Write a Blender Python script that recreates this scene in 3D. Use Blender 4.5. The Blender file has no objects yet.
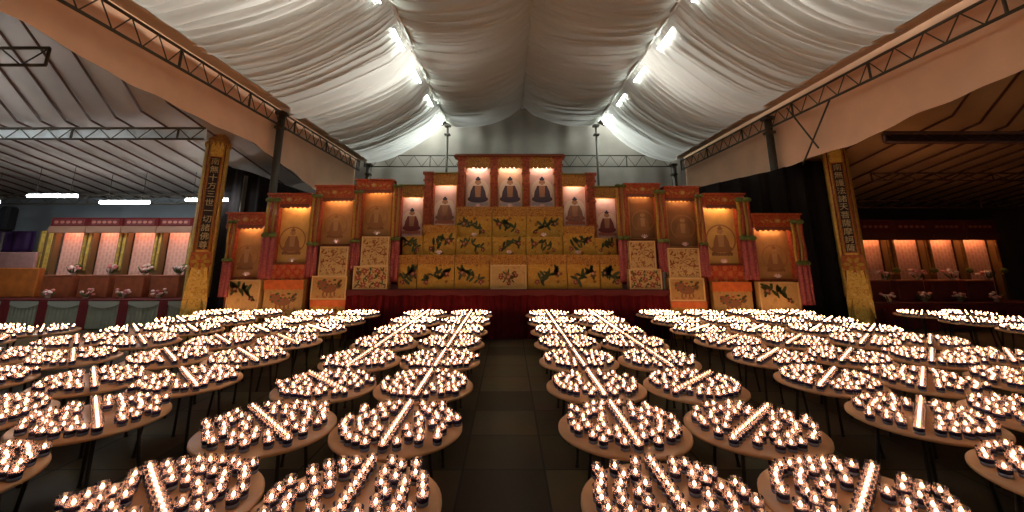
import bpy, bmesh, math, random
from mathutils import Vector, Matrix
PI = math.pi
random.seed(7)
sc = bpy.context.scene
COL = sc.collection
sin, cos = math.sin, math.cos

# ------------------------------------------------------------------ camera model (image taken as 1024x512)
F, TH, PY, CX, CH = 416.6, .212, 165.9, 508.2, 2.31
CT, ST = cos(TH), sin(TH)
def proj(x, y, z):
    z -= CH
    zc = y*CT + z*ST
    return CX + F*x/zc, PY - F*(z*CT - y*ST)/zc, zc
def U(px, py, d):                      # world x, z of an image point at depth d
    u = (px-CX)/F; v = (PY-py)/F
    k = d/(CT - v*ST)
    return u*k, (ST + v*CT)*k + CH
def UX(px, py, x):                     # world depth, z of an image point on the plane X = x
    u = (px-CX)/F; v = (PY-py)/F
    k = x/u
    return k*(CT - v*ST), (ST + v*CT)*k + CH
def R(a, b, t, u, d):                  # image rectangle -> world x0, x1, z0, z1
    my = (t+u)/2; mx = (a+b)/2
    return U(a, my, d)[0], U(b, my, d)[0], U(mx, u, d)[1], U(mx, t, d)[1]

cam = bpy.data.cameras.new('camera'); co = bpy.data.objects.new('camera', cam); COL.objects.link(co)
co.location = (0, 0, CH); co.rotation_euler = (PI/2 + TH, 0, 0)
cam.sensor_width = 36; cam.sensor_fit = 'HORIZONTAL'; cam.lens = F/1024*36
cam.shift_x = (512-CX)/1024; cam.shift_y = -(256-PY)/1024
cam.clip_end = 200
sc.camera = co

# ------------------------------------------------------------------ materials
MATS = {}
def mat(name, col, rough=.6, metal=0, spec=.4, var=.0, vscale=6, col2=None, bump=0, bscale=40, coat=0):
    if name in MATS: return MATS[name]
    m = bpy.data.materials.new(name); m.use_nodes = True; nt = m.node_tree
    b = nt.nodes['Principled BSDF']
    b.inputs['Roughness'].default_value = rough; b.inputs['Metallic'].default_value = metal
    b.inputs['Specular IOR Level'].default_value = spec
    b.inputs['Coat Weight'].default_value = coat
    b.inputs['Base Color'].default_value = (*col, 1)
    if var or col2 or bump:
        tc = nt.nodes.new('ShaderNodeTexCoord')
        n = nt.nodes.new('ShaderNodeTexNoise'); n.inputs['Scale'].default_value = vscale; n.inputs['Detail'].default_value = 4
        nt.links.new(tc.outputs['Object'], n.inputs['Vector'])
        if var or col2:
            mx = nt.nodes.new('ShaderNodeMix'); mx.data_type = 'RGBA'
            c2 = col2 or tuple(c*(1-var) for c in col)
            mx.inputs[6].default_value = (*col, 1); mx.inputs[7].default_value = (*c2, 1)
            rp = nt.nodes.new('ShaderNodeMapRange'); rp.inputs[1].default_value = .35; rp.inputs[2].default_value = .65
            nt.links.new(n.outputs['Fac'], rp.inputs[0]); nt.links.new(rp.outputs[0], mx.inputs[0])
            nt.links.new(mx.outputs[2], b.inputs['Base Color'])
        if bump:
            n2 = nt.nodes.new('ShaderNodeTexNoise'); n2.inputs['Scale'].default_value = bscale
            nt.links.new(tc.outputs['Object'], n2.inputs['Vector'])
            bp = nt.nodes.new('ShaderNodeBump'); bp.inputs['Strength'].default_value = bump
            nt.links.new(n2.outputs['Fac'], bp.inputs['Height']); nt.links.new(bp.outputs[0], b.inputs['Normal'])
    MATS[name] = m
    return m
def emit(name, col, s):
    m = bpy.data.materials.new(name); m.use_nodes = True; nt = m.node_tree; nt.nodes.clear()
    e = nt.nodes.new('ShaderNodeEmission'); o = nt.nodes.new('ShaderNodeOutputMaterial')
    e.inputs[0].default_value = (*col, 1); e.inputs[1].default_value = s
    nt.links.new(e.outputs[0], o.inputs[0]); return m
def brocade(name, base, c2, c3, scale=9, rough=.55):
    """woven silk: voronoi medallions with scrolling noise in two more colours"""
    m = bpy.data.materials.new(name); m.use_nodes = True; nt = m.node_tree; b = nt.nodes['Principled BSDF']
    b.inputs['Roughness'].default_value = rough; b.inputs['Specular IOR Level'].default_value = .35
    tc = nt.nodes.new('ShaderNodeTexCoord')
    vo = nt.nodes.new('ShaderNodeTexVoronoi'); vo.inputs['Scale'].default_value = scale
    no = nt.nodes.new('ShaderNodeTexNoise'); no.inputs['Scale'].default_value = scale*1.1; no.inputs['Detail'].default_value = 3; no.inputs['Distortion'].default_value = 2.5
    for q in (vo, no): nt.links.new(tc.outputs['Object'], q.inputs['Vector'])
    r1 = nt.nodes.new('ShaderNodeMapRange'); r1.inputs[1].default_value = .22; r1.inputs[2].default_value = .3
    nt.links.new(vo.outputs['Distance'], r1.inputs[0])
    r2 = nt.nodes.new('ShaderNodeMapRange'); r2.inputs[1].default_value = .52; r2.inputs[2].default_value = .58
    nt.links.new(no.outputs['Fac'], r2.inputs[0])
    m1 = nt.nodes.new('ShaderNodeMix'); m1.data_type = 'RGBA'; m1.inputs[6].default_value = (*c3, 1); m1.inputs[7].default_value = (*base, 1)
    nt.links.new(r1.outputs[0], m1.inputs[0])
    m2 = nt.nodes.new('ShaderNodeMix'); m2.data_type = 'RGBA'; m2.inputs[7].default_value = (*c2, 1)
    nt.links.new(m1.outputs[2], m2.inputs[6]); nt.links.new(r2.outputs[0], m2.inputs[0])
    nt.links.new(m2.outputs[2], b.inputs['Base Color'])
    MATS[name] = m
    return m

GOLD_CLOTH = brocade('gold brocade', (.46, .23, .026), (.52, .30, .05), (.22, .085, .014), 4)
VAL_CLOTH = brocade('gold valance brocade', (.42, .19, .03), (.18, .06, .015), (.55, .30, .07), 14)
CREAM_CLOTH = brocade('cream scroll brocade', (.50, .33, .13), (.22, .06, .02), (.33, .16, .05), 6)
PLAIN_CREAM = brocade('cream panel silk', (.52, .32, .11), (.56, .36, .14), (.42, .25, .08), 5)
OCHRE_CLOTH = brocade('ochre panel silk', (.42, .25, .075), (.37, .2, .06), (.33, .17, .045), 6)
RED_HEAD = brocade('red header brocade', (.42, .05, .02), (.5, .16, .03), (.3, .03, .015), 14)
RED_SCALE = brocade('red petal brocade', (.55, .06, .03), (.58, .17, .04), (.3, .02, .02), 12)
MAGENTA = brocade('magenta brocade', (.30, .05, .07), (.38, .12, .07), (.18, .03, .05), 14)
PILLAR_CLOTH = brocade('yellow pillar brocade', (.80, .54, .11), (.62, .32, .06), (.85, .66, .26), 7)
RED_WOOD = mat('red lacquer', (.22, .035, .018), .45, var=.4, vscale=9)
RED_BAND = mat('red banded wood', (.44, .085, .03), .5, var=.5, vscale=12)
DARK_RED = mat('dark red cloth', (.12, .012, .012), .75, var=.3, vscale=8)
ROOF_RED = mat('rust lacquer', (.2, .05, .02), .5)
ORANGE = mat('orange silk', (.62, .14, .025), .6, var=.25, vscale=8)
YELLOW = mat('yellow silk', (.52, .32, .04), .6, var=.3, vscale=14)
GREEN = mat('green silk', (.13, .16, .03), .6, var=.4, vscale=14)
STAGE_RED = mat('stage velvet', (.085, .003, .006), .85, spec=.12, var=.25, vscale=6)
BLACK_CLOTH = mat('black drape', (.012, .009, .009), .85, spec=.15)
CANVAS = mat('ceiling muslin', (.74, .71, .66), .85, spec=.1)
def fine_pleats(m):
    nt = m.node_tree; tc = nt.nodes.new('ShaderNodeTexCoord'); mp = nt.nodes.new('ShaderNodeMapping'); mp.inputs['Scale'].default_value = (.35, 7.5, .35)
    n = nt.nodes.new('ShaderNodeTexNoise'); n.inputs['Scale'].default_value = 1; n.inputs['Detail'].default_value = 3
    b = nt.nodes.new('ShaderNodeBump'); b.inputs['Strength'].default_value = .8; b.inputs['Distance'].default_value = .08
    nt.links.new(tc.outputs['Object'], mp.inputs[0]); nt.links.new(mp.outputs[0], n.inputs['Vector']); nt.links.new(n.outputs['Fac'], b.inputs['Height'])
    nt.links.new(b.outputs[0], nt.nodes['Principled BSDF'].inputs['Normal'])
fine_pleats(CANVAS)
LINING = mat('translucent ceiling lining', (.76, .73, .68), .85, spec=.1)
fine_pleats(LINING)
def let_light_through(m, f):
    nt = m.node_tree; b = nt.nodes['Principled BSDF']; o = next(n for n in nt.nodes if n.type == 'OUTPUT_MATERIAL')
    t = nt.nodes.new('ShaderNodeBsdfTranslucent'); t.inputs[0].default_value = (.8, .8, .78, 1); x = nt.nodes.new('ShaderNodeMixShader'); x.inputs[0].default_value = f
    nt.links.new(b.outputs[0], x.inputs[1]); nt.links.new(t.outputs[0], x.inputs[2]); nt.links.new(x.outputs[0], o.inputs[0])
let_light_through(LINING, .45)
PEACH = mat('peach valance canvas', (.90, .56, .37), .85, spec=.1, var=.1, vscale=1.1)
GREY_CANVAS = mat('grey tent canvas', (.50, .46, .40), .8, spec=.15, var=.25, vscale=.6)
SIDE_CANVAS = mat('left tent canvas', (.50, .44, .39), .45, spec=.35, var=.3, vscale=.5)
SIDE_CANVAS_R = mat('right tent canvas', (.62, .38, .2), .5, spec=.3, var=.3, vscale=.5)  # warm light in the right tent is put into this brighter canvas colour
STEEL = mat('dark painted steel', (.07, .06, .045), .5, metal=.3)
RUST = mat('brown painted steel', (.10, .045, .03), .55, metal=.2)
WHITE_WRAP = mat('white wrapped steel', (.86, .92, .92), .6)
WOOD_TOP = mat('tan table laminate', (.66, .32, .15), .3, spec=.4, var=.25, vscale=3)
EDGE = mat('table edge band', (.60, .30, .14), .35)
LEGM = mat('table leg steel', (.035, .027, .02), .6, metal=.2)
NAVY = mat('navy wax', (.022, .018, .09), .25, spec=.6)
CUP_FOOT = mat('blue glass foot', (.16, .19, .30), .12, spec=.8)
WHITE_PETAL = mat('white petals', (.75, .55, .5), .6)
PINK_PETAL = mat('pink petals', (.6, .22, .22), .6)
LEAF = mat('leaf green', (.05, .08, .025), .6)
PINK_BOARD = None

def glassy():
    m = bpy.data.materials.new('clear cup glass'); m.use_nodes = True; nt = m.node_tree; nt.nodes.clear()
    t = nt.nodes.new('ShaderNodeBsdfTransparent'); g = nt.nodes.new('ShaderNodeBsdfGlossy'); x = nt.nodes.new('ShaderNodeMixShader')
    tl = nt.nodes.new('ShaderNodeBsdfTranslucent'); x2 = nt.nodes.new('ShaderNodeMixShader')
    fr = nt.nodes.new('ShaderNodeFresnel'); fr.inputs[0].default_value = 1.45
    t.inputs[0].default_value = (.93, .93, .95, 1); g.inputs['Roughness'].default_value = .08
    tl.inputs[0].default_value = (.85, .62, .6, 1); x2.inputs[0].default_value = .26
    o = nt.nodes.new('ShaderNodeOutputMaterial')
    nt.links.new(t.outputs[0], x2.inputs[1]); nt.links.new(tl.outputs[0], x2.inputs[2])
    nt.links.new(fr.outputs[0], x.inputs[0]); nt.links.new(x2.outputs[0], x.inputs[1]); nt.links.new(g.outputs[0], x.inputs[2])
    nt.links.new(x.outputs[0], o.inputs[0]); return m
GLASS = glassy()
FLAME = emit('candle flame', (1.0, .50, .235), 11.5)
TUBE = emit('fluorescent tube', (.86, 1.0, .92), 35)
SIDE_TUBE = emit('side tent fluorescent tube', (.92, .97, 1.0), 31)
NICHE_LAMP = emit('warm niche lamp', (1.0, .62, .34), 21)
PINK_LAMP = emit('white niche lamp', (1.0, .74, .58), 25)
DIM_LAMP = emit('dim niche lamp', (1.0, .58, .28), 15)
RED_LAMP = emit('annex lamp', (1.0, .5, .34), 33)

def board_mat():
    m = bpy.data.materials.new('printed name board'); m.use_nodes = True; nt = m.node_tree; b = nt.nodes['Principled BSDF']
    b.inputs['Roughness'].default_value = .6
    tc = nt.nodes.new('ShaderNodeTexCoord'); mp = nt.nodes.new('ShaderNodeMapping')
    mp.inputs['Rotation'].default_value = (PI/2, 0, PI/2)
    br = nt.nodes.new('ShaderNodeTexBrick'); br.inputs['Scale'].default_value = 1
    br.inputs['Brick Width'].default_value = .22; br.inputs['Row Height'].default_value = .125; br.inputs['Mortar Size'].default_value = .03
    br.inputs['Color1'].default_value = (.66, .36, .28, 1); br.inputs['Color2'].default_value = (.60, .32, .25, 1); br.inputs['Mortar'].default_value = (.72, .43, .34, 1)
    nt.links.new(tc.outputs['Object'], mp.inputs[0]); nt.links.new(mp.outputs[0], br.inputs[0])
    nt.links.new(br.outputs['Color'], b.inputs['Base Color']); return m
BOARD = board_mat()
def floor_mat():
    m = bpy.data.materials.new('dark floor tile'); m.use_nodes = True; nt = m.node_tree; b = nt.nodes['Principled BSDF']
    b.inputs['Roughness'].default_value = .6; b.inputs['Specular IOR Level'].default_value = .2
    tc = nt.nodes.new('ShaderNodeTexCoord')
    br = nt.nodes.new('ShaderNodeTexBrick'); br.offset = 0; br.inputs['Scale'].default_value = 1
    br.inputs['Brick Width'].default_value = .9; br.inputs['Row Height'].default_value = .9; br.inputs['Mortar Size'].default_value = .012
    br.inputs['Color1'].default_value = (.15, .105, .05, 1); br.inputs['Color2'].default_value = (.045, .03, .015, 1); br.inputs['Mortar'].default_value = (.02, .016, .012, 1)
    mp = nt.nodes.new('ShaderNodeMapping'); mp.inputs['Location'].default_value = (.5, .2, 0)
    nt.links.new(tc.outputs['Object'], mp.inputs[0]); nt.links.new(mp.outputs[0], br.inputs[0])
    n = nt.nodes.new('ShaderNodeTexNoise'); n.inputs['Scale'].default_value = 1.3; n.inputs['Detail'].default_value = 5
    nt.links.new(tc.outputs['Object'], n.inputs['Vector'])
    mx = nt.nodes.new('ShaderNodeMix'); mx.data_type = 'RGBA'; mx.blend_type = 'MULTIPLY'; mx.inputs[0].default_value = .6
    nt.links.new(br.outputs['Color'], mx.inputs[6]); nt.links.new(n.outputs['Color'], mx.inputs[7])
    nt.links.new(mx.outputs[2], b.inputs['Base Color']); return m
FLOOR = floor_mat()

# ------------------------------------------------------------------ mesh builder
class MB:
    def __init__(s): s.v = []; s.f = []; s.m = []; s.sm = []
    def add(s, vs, fs, mi=0, smooth=False):
        o = len(s.v); s.v.extend(tuple(p) for p in vs)
        for f in fs: s.f.append(tuple(i+o for i in f)); s.m.append(mi); s.sm.append(smooth)
        return s
    def box(s, x0, x1, y0, y1, z0, z1, mi=0, bev=0):
        if x0 > x1: x0, x1 = x1, x0
        if bev <= 0:
            v = [(x, y, z) for z in (z0, z1) for x, y in ((x0, y0), (x1, y0), (x1, y1), (x0, y1))]
            return s.add(v, [(3,2,1,0), (4,5,6,7), (0,1,5,4), (1,2,6,5), (2,3,7,6), (3,0,4,7)], mi)
        b = bev                                            # chamfered box
        rings = []
        for z, k in ((z0, b), (z0+b, 0), (z1-b, 0), (z1, b)):
            rings.append([(x0+k, y0+b, z), (x0+b, y0+k, z), (x1-b, y0+k, z), (x1-k, y0+b, z), (x1-k, y1-b, z), (x1-b, y1-k, z), (x0+b, y1-k, z), (x0+k, y1-b, z)])
        return s.loft(rings, mi, True)
    def loft(s, rings, mi=0, caps=False, smooth=False, closed=True):
        n = len(rings[0]); vs = [p for r in rings for p in r]; fs = []
        for i in range(len(rings)-1):
            for j in range(n if closed else n-1):
                a = i*n + j; b = i*n + (j+1) % n
                fs.append((a, b, b+n, a+n))
        if caps: fs.append(tuple(reversed(range(n)))); fs.append(tuple(range(len(vs)-n, len(vs))))
        return s.add(vs, fs, mi, smooth)
    def lathe(s, prof, c=(0, 0, 0), n=16, mi=0, smooth=True, caps=True):
        rings = [[(c[0]+r*cos(2*PI*j/n), c[1]+r*sin(2*PI*j/n), c[2]+z) for j in range(n)] for r, z in prof]
        return s.loft(rings, mi, caps, smooth)
    def tube(s, pts, r, n=6, mi=0, smooth=True):
        pts = [Vector(p) for p in pts]; rings = []
        for i, p in enumerate(pts):
            t = (pts[min(i+1, len(pts)-1)] - pts[max(i-1, 0)]).normalized()
            a = t.orthogonal().normalized() if abs(t.z) > .9 else t.cross(Vector((0, 0, 1))).normalized()
            b = t.cross(a)
            rr = r[i] if isinstance(r, (list, tuple)) else r
            rings.append([p + rr*(a*cos(2*PI*j/n) + b*sin(2*PI*j/n)) for j in range(n)])
        return s.loft(rings, mi, True, smooth)
    def bar(s, a, b, w, h, mi=0):                          # rectangular bar
        a = Vector(a); b = Vector(b); t = (b-a).normalized()
        u = t.cross(Vector((0, 0, 1)))
        u = u.normalized() if u.length > 1e-4 else Vector((1, 0, 0))
        k = u.cross(t).normalized()
        rings = [[p + u*w/2*i + k*h/2*j for i, j in ((-1,-1), (1,-1), (1,1), (-1,1))] for p in (a, b)]
        return s.loft(rings, mi, True)
    def grid(s, fn, nu, nv, mi=0, smooth=True):
        vs = [fn(i/nu, j/nv) for i in range(nu+1) for j in range(nv+1)]
        fs = [(i*(nv+1)+j, (i+1)*(nv+1)+j, (i+1)*(nv+1)+j+1, i*(nv+1)+j+1) for i in range(nu) for j in range(nv)]
        return s.add(vs, fs, mi, smooth)
    def ball(s, c, rx, ry, rz, n=8, k=5, mi=0):
        rings = []
        for i in range(k+1):
            a = -PI/2 + PI*i/k; q = max(cos(a), .02)
            rings.append([(c[0]+rx*q*cos(2*PI*j/n), c[1]+ry*q*sin(2*PI*j/n), c[2]+rz*sin(a)) for j in range(n)])
        return s.loft(rings, mi, True, True)
    def slab(s, pts, y, t, mi=0):                          # polygon (x,z) given thickness t towards the viewer
        n = len(pts)
        vs = [(x, y, z) for x, z in pts] + [(x, y-t, z) for x, z in pts]
        fs = [tuple(range(n)), tuple(reversed(range(n, 2*n)))] + [(i, i+n, (i+1) % n + n, (i+1) % n) for i in range(n)]
        return s.add(vs, fs, mi)
    def ell(s, cx, cz, rx, rz, y, t, mi=0, n=14, rot=0, dome=.0):
        c, q = cos(rot), sin(rot)
        return s.slab([(cx + rx*cos(2*PI*i/n)*c - rz*sin(2*PI*i/n)*q, cz + rx*cos(2*PI*i/n)*q + rz*sin(2*PI*i/n)*c) for i in range(n)], y, t, mi)
    def build(s, name, mats, parent=None, kind=None):
        if not isinstance(mats, (list, tuple)): mats = [mats]
        me = bpy.data.meshes.new(name)
        o = bpy.data.objects.new(name, me)
        if parent is None:                                 # origin at the base
            xs = [p[0] for p in s.v]; ys = [p[1] for p in s.v]; zs = [p[2] for p in s.v]
            org = Vector(((min(xs)+max(xs))/2, (min(ys)+max(ys))/2, min(zs)))
            o.location = org
        else:
            org = Vector(parent['_o']) if '_o' in parent else Vector((0, 0, 0))
            o.parent = parent
        me.from_pydata([(p[0]-org.x, p[1]-org.y, p[2]-org.z) for p in s.v], [], s.f)
        for m in mats: me.materials.append(m)
        me.polygons.foreach_set('material_index', s.m); me.polygons.foreach_set('use_smooth', s.sm)
        bm = bmesh.new(); bm.from_mesh(me); bmesh.ops.recalc_face_normals(bm, faces=bm.faces) if len(s.f) < 60000 else None
        bm.to_mesh(me); bm.free()
        me.update()
        o['_o'] = tuple(org)
        COL.objects.link(o)
        if kind: o['kind'] = kind
        return o
def tag(o, label, cat, group=None):
    o['label'] = label; o['category'] = cat
    if group: o['group'] = group
    return o
def thing(name, label, cat, loc, group=None):
    o = bpy.data.objects.new(name, None); COL.objects.link(o); o.location = loc; o.empty_display_size = .1
    o['_o'] = tuple(loc)
    return tag(o, label, cat, group)
def dup(root, loc, label, rot=0):
    r = root.copy(); COL.objects.link(r); r.location = loc; r['label'] = label; r.rotation_euler = (0, 0, rot)
    for ch in root.children:
        c = ch.copy(); COL.objects.link(c); c.parent = r
        for g in ch.children:
            d = g.copy(); COL.objects.link(d); d.parent = c
    return r
ORD = ['nearest', 'second nearest', 'third nearest', 'fourth nearest', 'fifth nearest', 'sixth nearest', 'seventh nearest', 'eighth nearest', 'ninth nearest']
NTH = ['first', 'second', 'third', 'fourth', 'fifth', 'sixth', 'seventh', 'eighth', 'ninth', 'tenth', 'eleventh', 'twelfth', 'thirteenth', 'fourteenth', 'fifteenth', 'sixteenth',
       'seventeenth', 'eighteenth', 'nineteenth', 'twentieth'] + ['twenty-'+q for q in ('first', 'second', 'third', 'fourth', 'fifth', 'sixth', 'seventh', 'eighth', 'ninth')] + ['thirtieth', 'thirty-first', 'thirty-second', 'thirty-third', 'thirty-fourth']

# ================================================================== SETTING
MB().box(-24, 24, -4, 22, -.1, 0).build('floor', FLOOR, kind='structure')
EL, ER = -7.7, 8.97                     # eave lines of the main tent
LL, LR, RG = -3.4, 4.94, .75           # tube light lines and ridge
ZEL, ZER, ZLL, ZLR, ZRG = 7.3, 7.38, 9.4, 9.45, 10.25
YB, YF = 21.7, 1.0
def pleats(rng, L):
    e = [0]
    while e[-1] < L: e.append(e[-1] + rng.choice([.13, .17, .22, .27, .34]))
    a = [rng.uniform(.5, 1) for _ in e]
    return e, a
import bisect
def pleat_val(e, a, u):
    i = max(0, min(len(e)-2, bisect.bisect_right(e, u)-1))
    t = (u-e[i])/(e[i+1]-e[i])
    return a[i]*(1-abs(2*t**1.25-1)**2.6)*min(1.15, (e[i+1]-e[i])/.28)
cl = MB()
rng = random.Random(3)
for (xa, za, xb, zb, sag) in ((EL, ZEL, LL, ZLL, .62), (LL, ZLL, RG, ZRG, .62), (RG, ZRG, LR, ZLR, .62), (LR, ZLR, ER, ZER, .62)):
    L = YB-.5-YF
    e1, a1 = pleats(rng, L+4); e2, a2 = pleats(rng, L+4); ph = rng.uniform(0, 6)
    def fn(u, v, xa=xa, za=za, xb=xb, zb=zb, sag=sag, e1=e1, a1=a1, e2=e2, a2=a2, ph=ph):
        y = YF + u*L
        q = 4*v*(1-v)
        w = y - YF + .25*sin(v*2.3+ph) + .10*sin(3.1*v+.9*y+ph)*q + 1.2
        p = pleat_val(e1, a1, w) + pleat_val(e2, a2, w*1.02+.3*v)*.22
        tie = sum(math.exp(-((y-b)/.5)**2) for b in (6.6, 13.5, 20.8))
        bay = abs(sin(PI*(y-6.6)/6.95))
        z = za + (zb-za)*v - q*(sag*.42 + .25*bay) - tie*.34*q**.6 - (.09+.20*min(1, 2.2*q))*p
        return (xa + (xb-xa)*v, y, z)
    cl.grid(fn, 760, 30)
cl.build('ceiling', LINING, kind='structure')
def lining_backlight(x, y, z, p, sx, sy):                         # added unseen area lights above the lining, brightening its outer panels
    l = bpy.data.lights.new('lining_backlight', 'AREA'); l.shape = 'RECTANGLE'; l.size = sx; l.size_y = sy; l.energy = p*.85; l.color = (.92, 1.0, .94) if y > 18 else (1.0, .97, .88)
    o = bpy.data.objects.new('lining_backlight', l); COL.objects.link(o); o.location = (x, y, z)
for y, p in ((21.2, 170), (14.0, 95), (7.4, 150), (3.5, 110)):
    lining_backlight(-5.0, y, 10.3, p, 2.2, .3); lining_backlight(6.6, y, 10.4, p, 2.2, .3)
# outer tent roof above the lining
rf = MB()
rf.grid(lambda u, v: (EL-1.2 + (ER-EL+2.4)*v, YF-2 + (YB+.6-YF+2)*u, 8.4 + 5.4*(1-abs(2*v-1))), 2, 2)
rf.build('ceiling_outer', GREY_CANVAS, kind='structure')
# the strip of canvas between the pleated lining and each eave truss
bw = MB()
prof = [(EL-.3, 0), (EL-.3, ZEL), (LL, ZLL), (RG, ZRG), (LR, ZLR), (ER+.3, ZER), (ER+.3, 0)]
def bwf(u, v):
    x = EL-.3 + u*(ER-EL+.6)
    for (x0, z0), (x1, z1) in zip(prof[1:-2], prof[2:-1]):
        if x0-1e-6 <= x <= x1+1e-6: zt = z0 + (z1-z0)*(x-x0)/(x1-x0)
    return (x, YB + .25 + .035*sin(x*2.1+v*3) + .03*sin(x*5.3), zt*v)
bw.grid(bwf, 120, 8)
bw.build('wall_back', GREY_CANVAS, kind='structure')
for x, z, nm, q in ((LL+.16, ZLL, 'trim_1', 1), (LR-.16, ZLR, 'trim_2', -1)):
    MB().box(x-.03, x+.03, YF, YB-.5, z-.20, z+.12).build(nm, CANVAS, kind='structure')
MB().tube([(RG, YF, ZRG-.02), (RG, YB-.5, ZRG-.02)], .06, 8).build('trim_3', CANVAS, kind='structure')

# peach valances hanging along both eaves (outer side of the trusses)
def valance(name, x, ztop, low, label):
    low = sorted(low)
    def zl(y):
        if y <= low[0][0]: return low[0][1]
        for (a, p), (b, q) in zip(low, low[1:]):
            if a <= y <= b: return p + (q-p)*(y-a)/(b-a)
        return low[-1][1]
    sg = 1 if x < 0 else -1
    def fn(u, v):
        y = YF + u*(YB-.4-YF)
        zb = zl(y) + .02*sin(y*2.2) + .012*sin(y*5.1)
        return (x - sg*(.08*sin(PI*v)*(1+.3*sin(y*1.7)) + .02*sin(y*4+v*5) + .05*(1-v)), y, zb + (ztop-zb)*v)
    m = MB().grid(fn, 160, 10)
    return tag(m.build(name, PEACH), label, 'tent canvas')
lowL = [UX(*q, EL-.3) for q in ((20, 22), (95, 65), (165, 102), (256, 145), (315, 190))]
lowR = [UX(*q, ER+.3) for q in ((1024, 70), (940, 105), (860, 142), (806, 160), (771, 172), (720, 183))]
valance('canvas_valance', EL-.22, ZEL+.05, lowL, 'peach canvas valance hanging below the left eave truss of the main tent')
valance('canvas_valance', ER+.22, ZER+.05, lowR, 'peach canvas valance hanging below the right eave truss of the main tent')

BAND = mat('beige canvas band', (.60, .47, .36), .85, spec=.1)
for x, z, q, nm in ((EL, ZEL, 1, 'trim_4'), (ER, ZER, -1, 'trim_5')):
    o = MB().grid(lambda u, v: (x - q*.13 + q*.62*v, YF + (YB-.55-YF)*u, z - .07 - .13*v - .03*sin(PI*v) - .008*sin(u*170)*v), 260, 4).build(nm, BAND, kind='structure')
    o.modifiers.new('s', 'SOLIDIFY').thickness = .01
# lattice trusses
def truss(name, a, b, h, step, mats, label, r=.035, web=.014, posts=None, kindcat='truss'):
    a = Vector(a); b = Vector(b); L = (b-a).length; t = (b-a)/L; up = Vector((0, 0, 1))
    root = thing(name, label, kindcat, tuple((a+b)/2 - up*h))
    MB().tube([a, b], r, 8).build('chord', mats, root)
    MB().tube([a-up*h, b-up*h], r, 8).build('chord', mats, root)
    w = MB(); n = max(2, int(L/step))
    for i in range(n):
        p = a + t*L*i/n; q = a + t*L*(i+.5)/n - up*h; s = a + t*L*(i+1)/n
        w.tube([p, q], web, 5); w.tube([q, s], web, 5)
    w.build('lattice', mats, root)
    for i in range(0, n+1, 4):
        p = a + t*L*i/n
        MB().tube([p, p-up*h], r*.9, 6).build('upright', mats, root)
    return root
truss('eave_truss', (EL, YF, 7.07), (EL, YB-.6, 7.07), .47, .66, STEEL, 'dark steel lattice truss along the left eave of the main tent')
truss('eave_truss', (ER, YF, 6.98), (ER, YB-.6, 7.1), .46, .7, STEEL, 'dark steel lattice truss along the right eave of the main tent')
truss('cross_truss', (EL+.1, YB-.2, 7.5), (ER-.1, YB-.2, 7.5), .6, .85, STEEL, 'steel cross truss on the back wall high behind the altar', r=.03)
def pole(name, x, y, z0, z1, r, label, m=STEEL, clamp=True):
    root = thing(name, label, 'pole', (x, y, z0))
    MB().tube([(x, y, z0), (x, y, z1)], r, 10).build('shaft', m, root)
    MB().box(x-.2, x+.2, y-.2, y+.2, z0, z0+.03).build('base_plate', m, root)
    if clamp:
        MB().box(x-.17, x+.17, y-.17, y+.17, z1-.12, z1, bev=.02).build('clamp', m, root)
        MB().box(x-.15, x+.15, y-.15, y+.15, z1-.62, z1-.52, bev=.02).build('clamp', m, root)
    return root
pole('tent_pole', EL, 13.5, 0, 7.1, .12, 'dark steel tent pole carrying the left eave truss')
pole('tent_pole', ER, 13.75, 0, 7.0, .12, 'dark steel tent pole carrying the right eave truss')
pole('tent_pole', U(447, 150, YB-.25)[0], YB-.25, 0, 9.2, .06, 'slim tent pole on the back wall, left of the altar')
pole('tent_pole', U(597, 150, YB-.25)[0], YB-.25, 0, 9.2, .06, 'slim tent pole on the back wall, right of the altar')
pole('tent_pole', EL+.35, YB-.2, 0, 7.05, .14, 'corner tent pole at the far left of the back wall')
pole('tent_pole', ER-.25, YB-.2, 0, 7.05, .14, 'corner tent pole at the far right of the back wall')
pole('scaffold_pole', U(247, 170, 13.6)[0], 13.6, 0, 4.9, .06, 'thin dark scaffold pole in front of the left black curtain', clamp=False)
# braces at the right pole
d0 = UX(790, 108, ER+.1); d1 = UX(822, 148, ER+.1); d2 = UX(832, 100, ER+.1); d3 = UX(805, 165, ER+.1)
br = thing('cross_brace', 'thin crossed steel braces against the right peach valance', 'brace', (ER+.1, d1[0], d1[1]))
MB().tube([(ER, d0[0], d0[1]), (ER, d1[0], d1[1])], .025, 6).build('brace_rod', STEEL, br)
MB().tube([(ER+.03, d2[0], d2[1]), (ER+.03, d3[0], d3[1])], .025, 6).build('brace_rod', STEEL, br)

# fluorescent tubes along the two light lines
def tube_light(x, y, z, L, side, k, m=TUBE, along='y', label=None, name='tube_light', r=.028):
    lab = label or f'white fluorescent tube on the {side} light line of the ceiling, {NTH[k]} from the altar'
    root = thing(name, lab, 'light', (x, y, z))
    dx, dy = (0, L/2) if along == 'y' else (L/2, 0)
    MB().tube([(x-dx, y-dy, z), (x+dx, y+dy, z)], r, 8).build('tube', m, root)
    if along == 'x':
        for q in (-.7, .7): MB().tube([(x+q*dx, y, z+r+.03), (x+q*dx, y, z+.95 if y > 9 else z+2.6)], .008, 5).build('hanger', STEEL, root)
    MB().box(x-dx-.02, x+dx+.02, y-dy-.02, y+dy+.02, z+r+.002, z+r+.04).build('batten', WHITE_WRAP, root)
for k in range(7):
    y = 20.4 - k*2.7
    tube_light(LL-.12, y, ZLL-.30, 1.3, 'left', k, r=.02)
    tube_light(LR+.12, y, ZLR-.30, 1.3, 'right', k, r=.02)

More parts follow.
